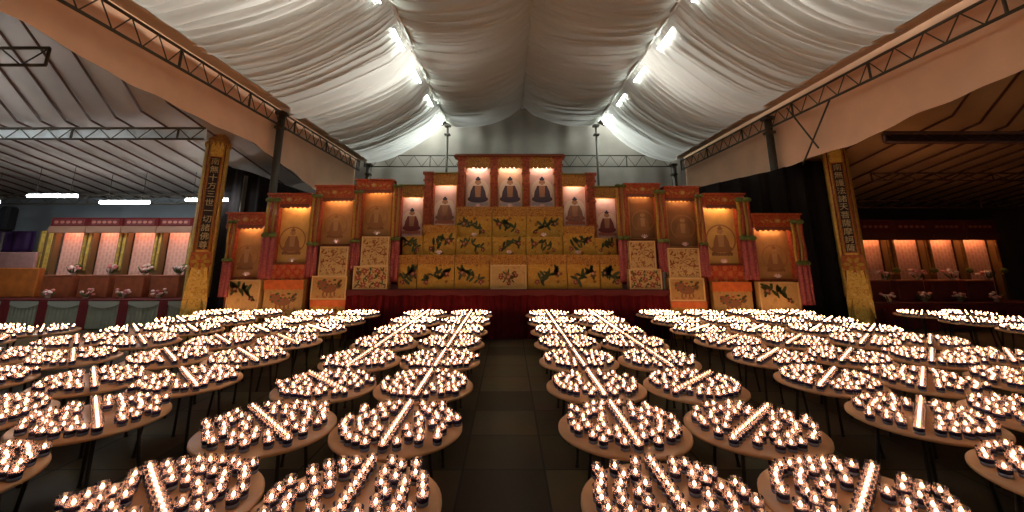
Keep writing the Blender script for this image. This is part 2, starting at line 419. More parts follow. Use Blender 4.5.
# ------------------------------------------------------------------ side tents
def side_tent(s):
    xe = EL-.5 if s < 0 else ER+.5
    xo = -23. if s < 0 else 23.
    nm = 'left' if s < 0 else 'right'
    yb_, zb_ = (10.7, 5.78) if s < 0 else (10.0, 5.4)
    steel = RUST
    pr = [(1.0, zb_+.85*(yb_-1.0)), (yb_, zb_), (17.0, zb_-1.2), (17.4, zb_-1.3)]
    def rise(x): return .8*math.exp(-((x-xe)/1.7)**2)
    def roof(u, v):
        y = 1.0 + u*16.4
        for (a, p), (b, q) in zip(pr, pr[1:]):
            if a-1e-6 <= y <= b+1e-6: z = p + (q-p)*(y-a)/(b-a)
        return (xe + (xo-xe)*v, y, z + .14 + rise(xe + (xo-xe)*v) + .04*sin(v*40)*sin(y*1.3))
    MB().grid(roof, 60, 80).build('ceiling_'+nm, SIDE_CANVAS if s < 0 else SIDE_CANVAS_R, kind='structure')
    # walls
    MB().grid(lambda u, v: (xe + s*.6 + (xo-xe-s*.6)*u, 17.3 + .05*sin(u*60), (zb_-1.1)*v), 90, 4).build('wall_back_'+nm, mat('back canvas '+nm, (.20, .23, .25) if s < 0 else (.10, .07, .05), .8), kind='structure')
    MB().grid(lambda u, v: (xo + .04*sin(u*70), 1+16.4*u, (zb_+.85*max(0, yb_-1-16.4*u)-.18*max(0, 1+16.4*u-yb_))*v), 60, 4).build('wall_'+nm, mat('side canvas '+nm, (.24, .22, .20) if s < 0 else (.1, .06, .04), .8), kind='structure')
    # rafters, one object each
    n = 22
    for i in range(n):
        x = xe + s*(.4 + i*.66)
        root = thing('roof_rafter', f'dark steel rafter under the {nm} side tent roof, {NTH[i]} from the main tent', 'rafter', (x, yb_, zb_), f'{nm} side tent rafters')
        MB().tube([(x, 1.2, pr[0][1]+.06+rise(x)), (x, yb_, zb_+.06+rise(x))], .028, 6).build('upper_rafter', steel, root)
        MB().tube([(x, yb_, zb_+.06+rise(x)), (x, 17.0, pr[2][1]+.06+rise(x))], .028, 6).build('lower_rafter', steel, root)
    # cross trusses
    a, b = xe-s*.1, xo-s*.04
    if s < 0:
        t = truss('side_truss', (b, yb_-.02, zb_-.14), (a, yb_-.02, zb_-.14), .3, .7, STEEL, 'white wrapped lattice truss across the left side tent roof', r=.03)
        def wrap(u, v): return (b+(a-b)*u, yb_+.05, zb_-.15 - .29*v + .02*sin(u*90))
        MB().grid(wrap, 90, 2).build('canvas_wrap', WHITE_WRAP, t)
        y2 = 7.05
        truss('side_truss', (b, y2, 6.05), (EL-.75, y2, 6.05), .34, .9, STEEL, 'dark lattice truss across the left side tent nearest the camera', r=.03)
        truss('side_truss', (b, 15.3, 4.50), (a, 15.3, 4.50), .32, .9, STEEL, 'dark lattice truss far back in the left side tent above the annex altar', r=.03)
    else:
        t = truss('side_truss', (a, yb_-.02, zb_-.10), (b, yb_-.02, zb_-.10), .24, .9, RUST, 'thick dark red truss across the right side tent roof', r=.045)
        MB().box(a, b, yb_+.02, yb_+.06, zb_-.33, zb_-.10).build('canvas_wrap', mat('dark red wrap', (.07, .025, .016), .7), t)
        truss('side_truss', (11.0, 12.4, 4.75), (b, 12.4, 4.75), .22, .9, RUST, 'dark truss in the middle of the right side tent', r=.03)
        truss('side_truss', (a, 14.6, 4.2), (b, 14.6, 4.2), .24, .9, RUST, 'dark lattice truss far back in the right side tent above the annex altar', r=.03)
side_tent(-1); side_tent(1)
# annex fluorescent tubes (left side only)
for k, (a, b, y) in enumerate(((28, 77, 196), (100, 149, 202.5), (186, 206, 200), (-30, -1, 202))):
    x0, z0 = U(a, y, 13.0); x1, _ = U(b, y, 13.0)
    where = ('second from the left', 'third from the left', 'rightmost, beside the yellow pillar', 'leftmost, cut by the photo edge')[k]
    if k == 2: x1 = x0+1.4
    yy = 13.95 if k == 2 else 13.0
    if k == 2: x0, z0 = U(a, y, yy); x1 = x0+1.4
    tube_light((x0+x1)/2, yy, z0, abs(x1-x0), '', 0, SIDE_TUBE, 'x', f'glowing fluorescent tube in the left side tent, {where}', 'tube_light', .04)

for k, xx in enumerate((-12.2, -14.4, -16.6)):  # added tubes out of view, to brighten the left tent roof and truss
    tube_light(xx, 7.6, 5.75, 1.55, '', 0, SIDE_TUBE, 'x', f'added unseen fluorescent tube lighting the left side tent roof, {NTH[k]} from the main tent', 'tube_light', .04)
# ------------------------------------------------------------------ black curtains beside the altar
def curtain(name, top, y, m, label, zbot=0.0, cat='curtain', amp=.08, fr=9):
    xs = [U(px, py, y) for px, py in top]
    def fn(u, v):
        x = xs[0][0] + u*(xs[-1][0]-xs[0][0])
        for (a, p), (b, q) in zip(xs, xs[1:]):
            if a-1e-6 <= x <= b+1e-6: zt = p + (q-p)*(x-a)/(b-a)
        return (x, y + amp*sin(x*fr) + .3*amp*sin(x*fr*2.3), zbot + (zt-zbot)*v)
    o = MB().grid(fn, 140, 6).build(name, m)
    sm = o.modifiers.new('s', 'SOLIDIFY'); sm.thickness = .01
    return tag(o, label, cat)
curtain('black_curtain', [(222, 165), (250, 172), (300, 190), (352, 206)], 14.3, BLACK_CLOTH, 'black curtain hung between the left pillar and the altar')
curtain('black_curtain', [(690, 189), (699, 187), (730, 180), (771, 171), (808, 160), (846, 166)], 13.45, BLACK_CLOTH, 'black curtain hung between the altar and the right pillar')

# ================================================================== STAGE AND ALTAR
SY = 12.55
sx0, sz = U(347, 290, SY); sx1, _ = U(669, 290, SY)
stage = thing('stage', 'low stage with pleated dark red skirt below the golden altar', 'stage', ((sx0+sx1)/2, SY, 0))
MB().box(sx0, sx1, SY+.06, 16.2, sz-.12, sz).build('platform', DARK_RED, stage)
def skirt(u, v):
    x = sx0 + u*(sx1-sx0)
    return (x, SY + .03*sin(x*26) + .012*sin(x*61) - .05*(1-v), .01 + (sz-.01)*v)
MB().grid(skirt, 700, 6).build('skirt', STAGE_RED, stage)
tb = MB()
def topb(u, v):
    x = sx0 + u*(sx1-sx0)
    return (x, SY-.075 - .012*sin(x*9), sz+.01 - v*(.16+.012*sin(x*9)))
tb.grid(topb, 200, 3); tb.box(sx0, sx1, SY-.08, SY+.1, sz, sz+.012)
tb.build('top_border', mat('stage border cloth', (.08, .004, .006), .8), stage)

PETAL_MATS = [mat('embroidered red', (.26, .05, .025), .6), mat('embroidered green', (.05, .07, .02), .6), mat('embroidered brown', (.2, .08, .03), .6), mat('embroidered pink', (.5, .22, .15), .6)]
def flower_motif(cx, cz, w, h, y, seed, style='spray'):
    """embroidered spray: petals, leaves and a stem raised a few millimetres off the cloth"""
    r = random.Random(seed); m = MB(); t = .006
    def bloom(x, z, s, mi):
        for k in range(6):
            a = 2*PI*k/6 + r.random()
            m.ell(x+s*.6*cos(a), z+s*.6*sin(a), s*.55, s*.34, y, t, mi, 8, a)
        m.ell(x, z, s*.35, s*.35, y, t*1.4, 3, 8)
    def leaf(x, z, s, a): m.ell(x+s*cos(a), z+s*sin(a), s, s*.36, y, t, 1, 8, a)
    def stem(pts):
        for p, q in zip(pts, pts[1:]):
            d = Vector((q[0]-p[0], q[1]-p[1])); n = Vector((-d.y, d.x)).normalized()*.008
            m.slab([(p[0]+n.x, p[1]+n.y), (p[0]-n.x, p[1]-n.y), (q[0]-n.x, q[1]-n.y), (q[0]+n.x, q[1]+n.y)], y, t*.6, 2)
    if style == 'bouquet':
        bloom(cx, cz, h*.20, 2)
        for k in range(5):
            a = r.uniform(0, 6.3); bloom(cx+.22*w*cos(a), cz+.25*h*sin(a), h*.1, 0)
        for k in range(8): a = 2*PI*k/8; leaf(cx+.12*w*cos(a), cz+.16*h*sin(a), h*.09, a)
    elif style == 'scroll':
        for i in range(5):
            for j in range(3):
                x = cx + (i-2)*w*.19 + r.uniform(-.02, .02); z = cz + (j-1)*h*.28
                if (i+j) % 2: bloom(x, z, h*.12, 0)
                else:
                    for q in range(3): leaf(x, z, h*.09, r.uniform(0, 6.3))
    elif style == 'beast':                               # a lion-like animal in profile with curls
        m.ell(cx, cz-.05*h, w*.22, h*.17, y, t, 2, 16)
        for k in range(9): m.ell(cx-w*.2+w*.12*cos(k*.7), cz+.12*h+h*.17*sin(k*.7), w*.04, h*.06, y, t*1.1, 0 if k % 2 else 1, 8)
        m.ell(cx-w*.2, cz+.12*h, w*.10, h*.15, y, t*1.3, 2, 12)
        for k in range(7): m.ell(cx-w*.1+w*.055*k, cz+.1*h+h*.04*(k % 2), w*.03, h*.05, y-t*.9, t*.5, 1 if k % 2 else 0, 8)
        for k in range(6): m.ell(cx+w*(.27+.03*(k % 3)), cz+h*(.0+.06*k), w*.04, h*.05, y, t, 1 if k % 2 else 2, 8)
        for k in range(4): m.ell(cx-w*.16+k*w*.11, cz-.27*h, w*.025, h*.12, y, t, 2, 8, r.uniform(-.2, .2))
        m.ell(cx+w*.25, cz+.14*h, w*.035, h*.17, y, t, 1, 10, -.5)
        for k in range(5): m.ell(cx-w*.3+k*w*.15, cz+.33*h*(1 if k % 2 else .8), w*.05, h*.05, y, t, 1 if k % 2 else 0, 8)
        for k in range(4): bloom(cx-w*.33+k*w*.22, cz-.38*h, h*.05, 0)
    else:
        sg = r.choice((-1, 1))
        pts = [(cx - sg*w*.3 + sg*w*.6*i/5, cz - h*.22 + h*.42*sin(i/5*1.6) + r.uniform(-.02, .02)) for i in range(6)]
        stem(pts)
        for p in pts[1:]:
            for q in range(3): leaf(p[0], p[1], h*r.uniform(.12, .2), r.uniform(.2, 2.9)+(PI if q == 1 else 0))
        bloom(pts[-1][0], pts[-1][1]-.03, h*.16, r.choice((0, 1, 2)))
        bloom(cx - sg*w*.26, cz-h*.22, h*.11, 0)
    return m
def altar_box(name, rect, d, depth, cloth, label, cat, val=None, valm=None, motif='spray', seed=0, z0=None, frame=None, group=None, mz=None, z1=None):
    x0, x1, za, zb = R(*rect, d)
    if z0 is not None: za = z0
    if z1 is not None: zb = z1
    root = thing(name, label, cat, ((x0+x1)/2, d+depth/2, za), group)
    g = .011
    b = MB(); b.box(x0+g, x1-g, d, d+depth, za, zb, bev=.012); body = b.build('cloth_body', cloth, root)
    zt = zb
    if val:
        hv = (zb - U((rect[0]+rect[1])/2, val, d)[1])
        v = MB(); n = max(4, int((x1-x0)/.12))
        v.box(x0+g-.004, x1-g+.004, d-.03, d-.001, zb-hv*.8, zb+.004)
        for i in range(n):                                # scalloped fringe
            a = x0+g + (x1-x0-2*g)*i/n; c = x0+g + (x1-x0-2*g)*(i+1)/n
            v.slab([(a, zb-hv*.8), (a, zb-hv*.9), ((a+c)/2, zb-hv), (c, zb-hv*.9), (c, zb-hv*.8)], d-.003, .022)
        v.build('valance', valm or VAL_CLOTH, root)
        zt = zb-hv
    if frame:
        f = MB(); e = .035
        zl = za
        f.box(x0+g, x0+g+e, d-.03, d-.001, zl, zt); f.box(x1-g-e, x1-g, d-.03, d-.001, zl, zt)
        f.box(x0+g+e, x1-g-e, d-.03, d-.001, zl, zl+e); f.box(x0+g+e, x1-g-e, d-.03, d-.001, zt-e, zt)
        f.build('border', frame, root)
    if motif:
        zl = za if mz is None else mz
        flower_motif((x0+x1)/2, (zl+zt)/2, (x1-x0)*.95, (zt-zl), d-.001, seed, motif).build('embroidery', PETAL_MATS, body)
    return root, x0, x1, za, zb

bx0, bx1, bz0, bz1 = R(388, 632, 232, 288, 15.0)
tag(MB().box(bx0, bx1, 15.0, 15.08, sz, bz1, bev=.01).build('altar_backdrop', DARK_RED), 'dark red cloth board standing behind the golden altar tiers', 'backdrop')
# three tiers of golden boxes
D1, D2, D3, DN = 13.0, 13.45, 13.9, 14.35
zt1 = U(508, 255, D1)[1]
row1 = [(398, 417), (417, 454.5), (454.5, 490), (490, 527), (527, 567), (567, 600), (600, 622)]
lab1 = ['narrow golden box at the left end of the bottom altar tier', 'golden flowered box, second from left in the bottom altar tier', 'golden box just left of the framed centre box in the bottom tier',
        'pale framed box with bouquet in the centre of the bottom altar tier', 'golden box just right of the framed centre box in the bottom tier', 'golden flowered box, second from right in the bottom altar tier', 'narrow golden box at the right end of the bottom altar tier']
for i, (a, b) in enumerate(row1):
    altar_box('altar_box', (a, b, 255, 288, ), D1 - (.05 if i == 3 else 0), 1.9, PLAIN_CREAM if i == 3 else GOLD_CLOTH, lab1[i], 'altar box', 265, None, 'bouquet' if i == 3 else 'spray', 40+i, sz, mat('cream edging', (.62, .42, .18), .6) if i == 3 else None, 'golden boxes of the altar tiers', z1=zt1)
zt2 = U(508, 237, D2)[1]
row2 = [(402, 423, 236, None, 'small golden box below the leftmost pink picture of the altar'), (423, 456, 225, 233, 'tall golden box below the left picture showing a figure in mottled robes'),
        (456, 492, 237, None, 'golden box at the left of the middle altar tier'), (492, 526, 237, None, 'golden box in the centre of the middle altar tier'), (526, 563, 237, None, 'golden box at the right of the middle altar tier'),
        (563, 595, 226, 234, 'tall golden box below the right picture showing a figure in mottled robes'), (595, 617, 238, None, 'small golden box below the rightmost pink picture of the altar')]
tops = {}
for i, (a, b, t, v, lb) in enumerate(row2):
    r_ = altar_box('altar_box', (a, b, t, 255), D2, 1.45, GOLD_CLOTH, lb, 'altar box', v, None, 'spray', 70+i, zt1+.004, None, 'golden boxes of the altar tiers', z1=zt2 if 2 <= i <= 4 else None)
    tops[i] = r_
row3 = [(456, 492), (492, 526), (526, 563)]
for i, (a, b) in enumerate(row3):
    r_ = altar_box('altar_box', (a, b, 207, 237), D3, 1.0, GOLD_CLOTH, f"golden box at the {('left', 'centre', 'right')[i]} of the top altar tier, under the dark-robed pictures", 'altar box', 217, None, 'spray', 90+i, zt2+.004, None, 'golden boxes of the altar tiers')
    tops[10+i] = r_
ztop = tops[11][4]

# ---- pictures of seated figures (flat scrolls in frames)
SKIN = mat('painted skin', (.40, .21, .11), .6)
HAIR = mat('painted hair', (.03, .03, .05), .6)
def picture(name, rect, d, bg, robe, halo, base, label, frame, skin=SKIN, slim=False, z0=None, mottled=None):
    x0, x1, za, zb = R(*rect, d)
    if z0 is not None: za = z0
    root = thing(name, label, 'picture', ((x0+x1)/2, d, za))
    w = x1-x0; h = zb-za; cx = (x0+x1)/2; e = .03
    m = MB(); m.box(x0, x1, d, d+.02, za, zb, bev=.004); scroll = m.build('scroll', bg, root)
    f = MB()
    f.box(x0-e, x0, d-.012, d+.03, za, zb+e); f.box(x1, x1+e, d-.012, d+.03, za, zb+e); f.box(x0, x1, d-.012, d+.03, zb, zb+e); f.box(x0, x1, d-.012, d+.03, za, za+e*.8)
    f.build('frame', frame, root)
    s = min(w, h*.62); y = d-.001; t = .003
    p = MB(); c0 = za + h*.10
    if slim: c0 = za + h*.16; s *= .72
    if halo is not None: p.ell(cx, c0+s*.62, s*.62 if slim else s*.46, s*.62 if slim else s*.46, y, t, 4, 28)
    if halo is not None and slim: p.ell(cx, c0+s*.62, s*.56, s*.56, y-t, t*.5, 5, 28)
    p.ell(cx, c0+s*.06, s*.44, s*.10, y, t*1.3, 3, 16)                          # lotus seat
    for k in range(7): p.ell(cx+(k-3)*s*.125, c0+s*.02, s*.06, s*.07, y-t, t, 3, 8)
    p.ell(cx, c0+s*.24, s*.43, s*.15, y-t*.5, t*1.5, 0, 18)                     # crossed legs
    p.slab([(cx-s*.36, c0+s*.26), (cx-s*.31, c0+s*.55), (cx-s*.2, c0+s*.80), (cx+s*.2, c0+s*.80), (cx+s*.31, c0+s*.55), (cx+s*.36, c0+s*.26)], y-t*.6, t*1.6, 0)
    p.slab([(cx-s*.11, c0+s*.42), (cx-s*.13, c0+s*.80), (cx+s*.13, c0+s*.80), (cx+s*.11, c0+s*.42)], y-t*2.1, t*.6, 1)  # chest
    p.ell(cx, c0+s*.37, s*.13, s*.05, y-t*2.2, t*.6, 1, 10)                      # hands in the lap
    p.ell(cx, c0+s*.97, s*.105, s*.14, y-t*.8, t*1.6, 1, 14)                     # head
    p.ell(cx, c0+s*1.075, s*.11, s*.06, y-t*2.3, t*.5, 2, 12); p.ell(cx, c0+s*1.14, s*.05, s*.05, y-t*2.3, t*.5, 2, 10)
    for q in (-1, 1):
        p.ell(cx+q*s*.11, c0+s*.94, s*.02, s*.07, y-t*2.3, t*.5, 1, 8)           # long ears
        p.ell(cx+q*s*.04, c0+s*.99, s*.022, s*.008, y-t*2.5, t*.3, 2, 8)         # eyes
    p.ell(cx, c0+s*.89, s*.03, s*.008, y-t*2.5, t*.3, 3, 8)
    if mottled:
        r = random.Random(int(cx*100))
        for k in range(16): p.ell(cx+r.uniform(-.32, .32)*s, c0+s*r.uniform(.15, .5), s*.05, s*.03, y-t*2.4, t*.4, 3, 7, r.random()*3)
    p.build('seated_figure', [robe, skin, HAIR if not slim else robe, base, halo or bg, bg], scroll)
    return root, x0, x1, za, zb
BG_PINK = mat('pink scroll paper', (.66, .46, .40), .7, var=.15, vscale=4)
BG_WARM = mat('peach scroll paper', (.70, .48, .32), .7, var=.15, vscale=4)
ROBE_D = mat('dark painted robe', (.07, .05, .07), .6)
ROBE_M = mat('maroon painted robe', (.20, .05, .05), .6)
ROBE_B = mat('brown painted robe', (.26, .13, .09), .6)
LOTUS_P = mat('painted lotus', (.42, .36, .38), .6)
LOTUS_R = mat('painted red lotus', (.42, .14, .10), .6)
HALO_P = mat('painted halo', (.70, .60, .48), .6)
GOLD_FRAME = mat('gilt frame', (.42, .23, .06), .4, metal=.4)

def niche_lamp(root, x0, x1, y, z, m):
    w = (x1-x0)*.34; c = (x0+x1)/2
    l = MB().tube([(c-w, y, z), (c+w, y, z)], .018, 8).build('niche_lamp', m, root)
    return l
def pillar_post(m, x0, x1, y0, y1, z0, z1):
    """square lacquer pillar in stepped tiers with a bracketed capital"""
    c = (x0+x1)/2; w = (x1-x0)/2; h = z1-z0
    for a, b, k in ((0, .05, 1.0), (.05, .45, .72), (.45, .49, 1.0), (.49, .66, .74), (.66, .70, 1.06), (.70, .82, .8), (.82, .86, 1.1), (.86, .95, .86), (.95, 1.0, 1.25)):
        m.box(c-w*k, c+w*k, y0 + (1.25-k)*.05, y1, z0+h*a, z0+h*b, bev=.006)
    for q in (-.5, .5): m.box(c+q*w-.012, c+q*w+.012, y0-.005, y0+.06, z0+h*.06, z0+h*.44)

# ---- central pavilion with three niches
x0, x1, za, zb = R(456, 563, 157, 206, DN)
pav = thing('shrine_pavilion', 'red lacquer pavilion of three lit niches crowning the altar', 'shrine', ((x0+x1)/2, DN+.2, ztop+.004))
za = ztop+.004
b_ = MB(); b_.box(x0+.05, x1-.05, DN+.30, DN+.36, za, zb); b_.build('back_panel', RED_WOOD, pav)
for a, b in ((457, 465.5), (490, 498), (522, 530), (554, 563)):
    p0, p1, _, _ = R(a, b, 157, 206, DN); m = MB(); pillar_post(m, p0, p1, DN-.06, DN+.16, za, zb); m.build('pillar', RED_BAND, pav)
m = MB(); m.box(x0-.10, x1+.10, DN-.14, DN+.42, zb, zb+.05, bev=.01); m.box(x0-.05, x1+.05, DN-.08, DN+.38, zb+.05, zb+.10, bev=.01)
for q in range(9): m.ball((x0+(x1-x0)*q/8, DN-.12, zb+.03), .035, .035, .03, 8, 4)
m.build('roof_slab', ROOF_RED, pav)
for a, b in ((466, 490), (498, 522), (530, 554)):
    p0, p1, q0, q1 = R(a-1, b+1, 158.5, 168.5, DN)
    m = MB(); n = 6
    m.box(p0, p1, DN-.02, DN+.01, q0+.06, zb)
    for i in range(n):
        s0 = p0+(p1-p0)*i/n; s1 = p0+(p1-p0)*(i+1)/n
        m.slab([(s0, q0+.06), (s0, q0+.03), ((s0+s1)/2, q0-.02), (s1, q0+.03), (s1, q0+.06)], DN+.008, .024)
    m.build('valance', VAL_CLOTH, pav)
    niche_lamp(pav, p0, p1, DN+.10, q0+.06, PINK_LAMP)
for k, (a, b) in enumerate(((466, 490), (498, 522), (530, 554))):
    picture('scroll_picture', (a, b, 168, 205.5), DN+.26, BG_PINK if k != 1 else BG_WARM, ROBE_D, HALO_P, LOTUS_P, f"{('left', 'middle', 'right')[k]} picture of a seated figure in dark robes, in the top pavilion", GOLD_FRAME, z0=za+.004)

# ---- side niches of the centre
def small_niche(rect, head, pil, d, zbase, label, ban=None):
    a, b = rect[0], rect[1]
    x0, x1, za, zb = R(*rect, d)
    _, _, h0, h1 = R(a, b, head[0], head[1], d)
    root = thing('shrine_niche', label, 'shrine', ((x0+x1)/2, d+.2, zbase))
    MB().box(x0-.09, x1+.055, d+.30, d+.35, zbase, h1).build('back_panel', RED_WOOD, root)
    m = MB(); n = 5; m.box(x0-.03, x1+.03, d-.03, d, h0+.05, h1)
    for i in range(n):
        s0 = x0+(x1-x0)*i/n; s1 = x0+(x1-x0)*(i+1)/n
        m.slab([(s0, h0+.05), (s0, h0+.02), ((s0+s1)/2, h0-.02), (s1, h0+.02), (s1, h0+.05)], d-.002, .024)
    m.build('valance', VAL_CLOTH, root)
    m = MB(); m.box(x0-.09, x1+.055, d-.08, d+.36, h1, h1+.05, bev=.01); m.build('roof_slab', mat('green gold lacquer', (.22, .16, .03), .5), root)
    sp = MB(); sp.box(x0-.09, x0-.03, d-.02, d+.3, zbase, h1); sp.build('side_panel', RED_BAND, root)
    sp = MB(); sp.box(x1+.03, x1+.055, d-.02, d+.3, zbase, h1); sp.build('side_panel', RED_BAND, root)
    if pil:
        p0, p1, q0, q1 = R(pil[0], pil[1], pil[2], rect[3], d)
        m = MB(); pillar_post(m, p0, p1, d-.10, d+.12, zbase, q1); m.build('pillar', RED_BAND, root)
    niche_lamp(root, x0, x1, d+.08, h0+.07, PINK_LAMP)
    return zbase
zz = tops[1][4]+.004; small_niche((434, 456, 186, 224), (174, 185.5), (423.5, 432.5, 172), DN-.1, zz, 'red and gold niche one step left of the top pavilion')
picture('scroll_picture', (434, 456, 186, 224), DN+.16, BG_PINK, ROBE_B, HALO_P, LOTUS_R, 'pink picture of a seated figure in mottled robes, left of the pavilion', GOLD_FRAME, z0=zz+.004, mottled=True)
zz = tops[0][4]+.004; small_niche((401.5, 422.5, 198, 235), (186, 197.5), None, DN-.15, zz, 'gold topped niche at the left end of the golden altar')
picture('scroll_picture', (401.5, 422.5, 198, 235), DN+.11, BG_PINK, ROBE_M, HALO_P, LOTUS_R, 'leftmost pink picture of a seated figure in maroon robes on the altar', GOLD_FRAME, z0=zz+.004)
zz = tops[5][4]+.004; small_niche((563.5, 586, 187, 225), (175, 186.5), (586.5, 596, 173), DN-.1, zz, 'red and gold niche one step right of the top pavilion')
picture('scroll_picture', (563.5, 586, 187, 225), DN+.16, BG_PINK, ROBE_B, HALO_P, LOTUS_R, 'pink picture of a seated figure in mottled robes, right of the pavilion', GOLD_FRAME, z0=zz+.004, mottled=True)
zz = tops[6][4]+.004; small_niche((596.5, 617, 199, 237), (187.5, 198.5), None, DN-.15, zz, 'gold topped niche at the right end of the golden altar')
picture('scroll_picture', (596.5, 617, 199, 237), DN+.11, BG_PINK, ROBE_M, HALO_P, LOTUS_R, 'rightmost pink picture of a seated figure in maroon robes on the altar', GOLD_FRAME, z0=zz+.004)

# ---- lotus lamps
def make_lotus(loc, label):
    root = thing('lotus_lamp', label, 'lamp', loc, 'lotus lamps on the altars')
    x, y, z = loc
    m = MB()
    for ring, (n, r, h, t) in enumerate(((8, .085, .085, .5), (6, .06, .13, .2))):
        for k in range(n):
            a = 2*PI*k/n + ring*.3; dx, dy = cos(a), sin(a); px_, py_ = -dy, dx; w = r*.42
            p = [(x+dx*.02, y+dy*.02, z+.02), (x+dx*r+px_*w, y+dy*r+py_*w, z+.03+h*.4), (x+dx*r*(1+t*.5), y+dy*r*(1+t*.5), z+.02+h), (x+dx*r-px_*w, y+dy*r-py_*w, z+.03+h*.4)]
            q = [(a1*.97+x*.03, b1*.97+y*.03, c1+.006) for a1, b1, c1 in p]
            m.add(p+q, [(0, 1, 2, 3), (7, 6, 5, 4), (0, 4, 5, 1), (1, 5, 6, 2), (2, 6, 7, 3), (3, 7, 4, 0)])
    m.build('petals', WHITE_PETAL, root)
    MB().lathe([(.05, 0), (.06, .008), (.03, .015), (.025, .03)], loc, 12).build('foot', GOLD_FRAME, root)
    MB().ball((x, y, z+.06), .022, .022, .03).build('bulb', emit('lotus bulb', (1, .6, .5), 3), root)
    return root
lotus = None
def place_lotus(loc, label):
    global lotus
    if lotus is None: lotus = make_lotus(loc, label)
    else: dup(lotus, loc, label)
for px, d, zb, lb in ((439, D2-.22, zt1, 'small pink lotus lamp on the bottom tier, left'), (509, D2-.22, zt1, 'small pink lotus lamp on the bottom tier, before the centre box'), (578, D2-.22, zt1, 'small pink lotus lamp on the bottom tier, right'),
                      (544, D3-.22, zt2, 'small pink lotus lamp on the middle tier, right of centre'), (474, D3-.22, zt2, 'small pink lotus lamp on the middle tier, left of centre')):
    place_lotus((U(px, 250, d)[0], d, zb+.006), lb)
for px, lb in ((478, 'left'), (510, 'middle'), (542, 'right')):
    place_lotus((U(px, 206, DN-.1)[0], DN-.12, ztop+.006), f'white lotus lamp at the foot of the {lb} picture in the top pavilion')

# ---- flanking shrine units
BG_GOLD = mat('golden brown scroll silk', (.46, .24, .08), .6, var=.25, vscale=3)
BG_YEL = mat('pale golden scroll silk', (.68, .42, .12), .6, var=.2, vscale=3)
BG_DK = mat('dark golden scroll silk', (.26, .13, .05), .6, var=.25, vscale=3)
FIG_BR = mat('brown painted figure', (.28, .13, .05), .6)
FIG_BD = mat('darker painted figure', (.24, .11, .04), .6)
FIG_SK = mat('tan painted skin', (.42, .24, .10), .6)
HALO_B = mat('brown painted halo', (.33, .16, .06), .6)
SILL = mat('niche sill', (.2, .05, .02), .5)
def flank(tagname, pic, head, d, bg, lampm, label, plabel, fig, zfloor, red_band=None):
    x0, x1, za, zb = R(*pic, d)
    hx0, hx1, h0, h1 = R(*head, d)
    root = thing('shrine_niche', label, 'shrine', ((x0+x1)/2, d+.25, zfloor))
    MB().box(x0-.10, x1+.10, d+.19, d+.23, zfloor, h1-.02).build('back_panel', RED_WOOD, root)
    for q, xa in ((-1, x0-.105), (1, x1+.03)):
        m = MB(); m.box(xa, xa+.075, d-.02, d+.19, zfloor, h0+.03, bev=.01)
        m.box(xa+.015, xa+.06, d-.035, d-.018, max(zfloor, za-.6)+.05, h0-.02)
        m.build('side_post', RED_BAND, root)
    m = MB(); m.box(hx0, hx1, d-.10, d+.24, h0+.10, h1-.04, bev=.015); m.box(hx0-.04, hx1+.04, d-.14, d+.26, h1-.04, h1+.015, bev=.01); header = m.build('header', RED_HEAD, root)
    m = MB(); n = 9                                          # fringe with pendants
    for i in range(n):
        s0 = hx0+(hx1-hx0)*i/n; s1 = hx0+(hx1-hx0)*(i+1)/n
        m.slab([(s0, h0+.12), (s0, h0+.04), ((s0+s1)/2, h0-.02), (s1, h0+.04), (s1, h0+.12)], d-.10, .02)
    m.build('fringe', mat('header fringe', (.22, .06, .03), .6), header)
    m = MB(); cx = (hx0+hx1)/2; hz = (h0+h1)/2+.04           # gold crest and scrolls
    m.ell(cx, hz, .09, .07, d-.10, .02, 0, 14); m.ell(cx, hz, .05, .04, d-.12, .02, 1, 10)
    for q in (-1, 1):
        for k in range(3): m.ell(cx+q*(.2+k*.13), hz+(.02 if k % 2 else -.02), .06, .03, d-.10, .014, 0, 10, q*.5)
    m.build('crest', [mat('gold scrollwork', (.5, .22, .04), .45), mat('crest centre', (.6, .4, .12), .4)], header)
    m = MB(); m.box(x0-.03, x1+.03, d-.06, d+.19, za-.05, za, bev=.005); m.build('sill', SILL, root)
    niche_lamp(root, x0, x1, d-.0, h0+.075, lampm)
    if red_band:
        rx0, rx1, r0, r1 = R(*red_band, d)
        m = MB(); m.box(rx0, rx1, d-.05, d+.18, r0, min(r1, za-.05))
        for j in range(3):
            for i in range(8):
                s = (rx1-rx0)/8; c = rx0+s*(i+.5); zz_ = r1-.02-(r1-r0)*(j+.5)/3
                m.ell(c, zz_, s*.42, (r1-r0)/3*.48, d-.05, .012, 1 if (i+j) % 2 else 0, 10)
        m.build('petal_skirt', [RED_SCALE, mat('orange petal', (.6, .17, .05), .6)], root)
    picture('scroll_picture', pic, d+.15, bg, fig, HALO_B, FIG_BD, plabel, GOLD_FRAME, FIG_SK, slim=True, z0=za+.003)
    place_lotus(((x0+x1)/2+.04, d+.03, za+.003), 'white lotus lamp on the sill below ' + plabel.split(' of ')[0].replace('golden', 'the golden', 1))
    return x0, x1, za, zb, h0, h1
sides = [('left', 'innermost', 'next to the golden altar'), ('left', 'second', ''), ('left', 'third', ''), ('left', 'outermost', '')]
FD = (13.0, 12.95, 12.95, 12.92)
picsL = [(363, 390, 194, 235.5), (321, 351, 202, 244), (278, 308, 208, 263), (234, 260, 229, 277)]
headL = [(357, 393, 180, 194), (317, 355, 186, 202), (270, 312, 194, 208.5), (229, 266, 213, 229)]
picsR = [(630, 655, 198, 239), (668, 697, 202, 247), (703.5, 737.5, 209, 264), (756.5, 792, 231, 279)]
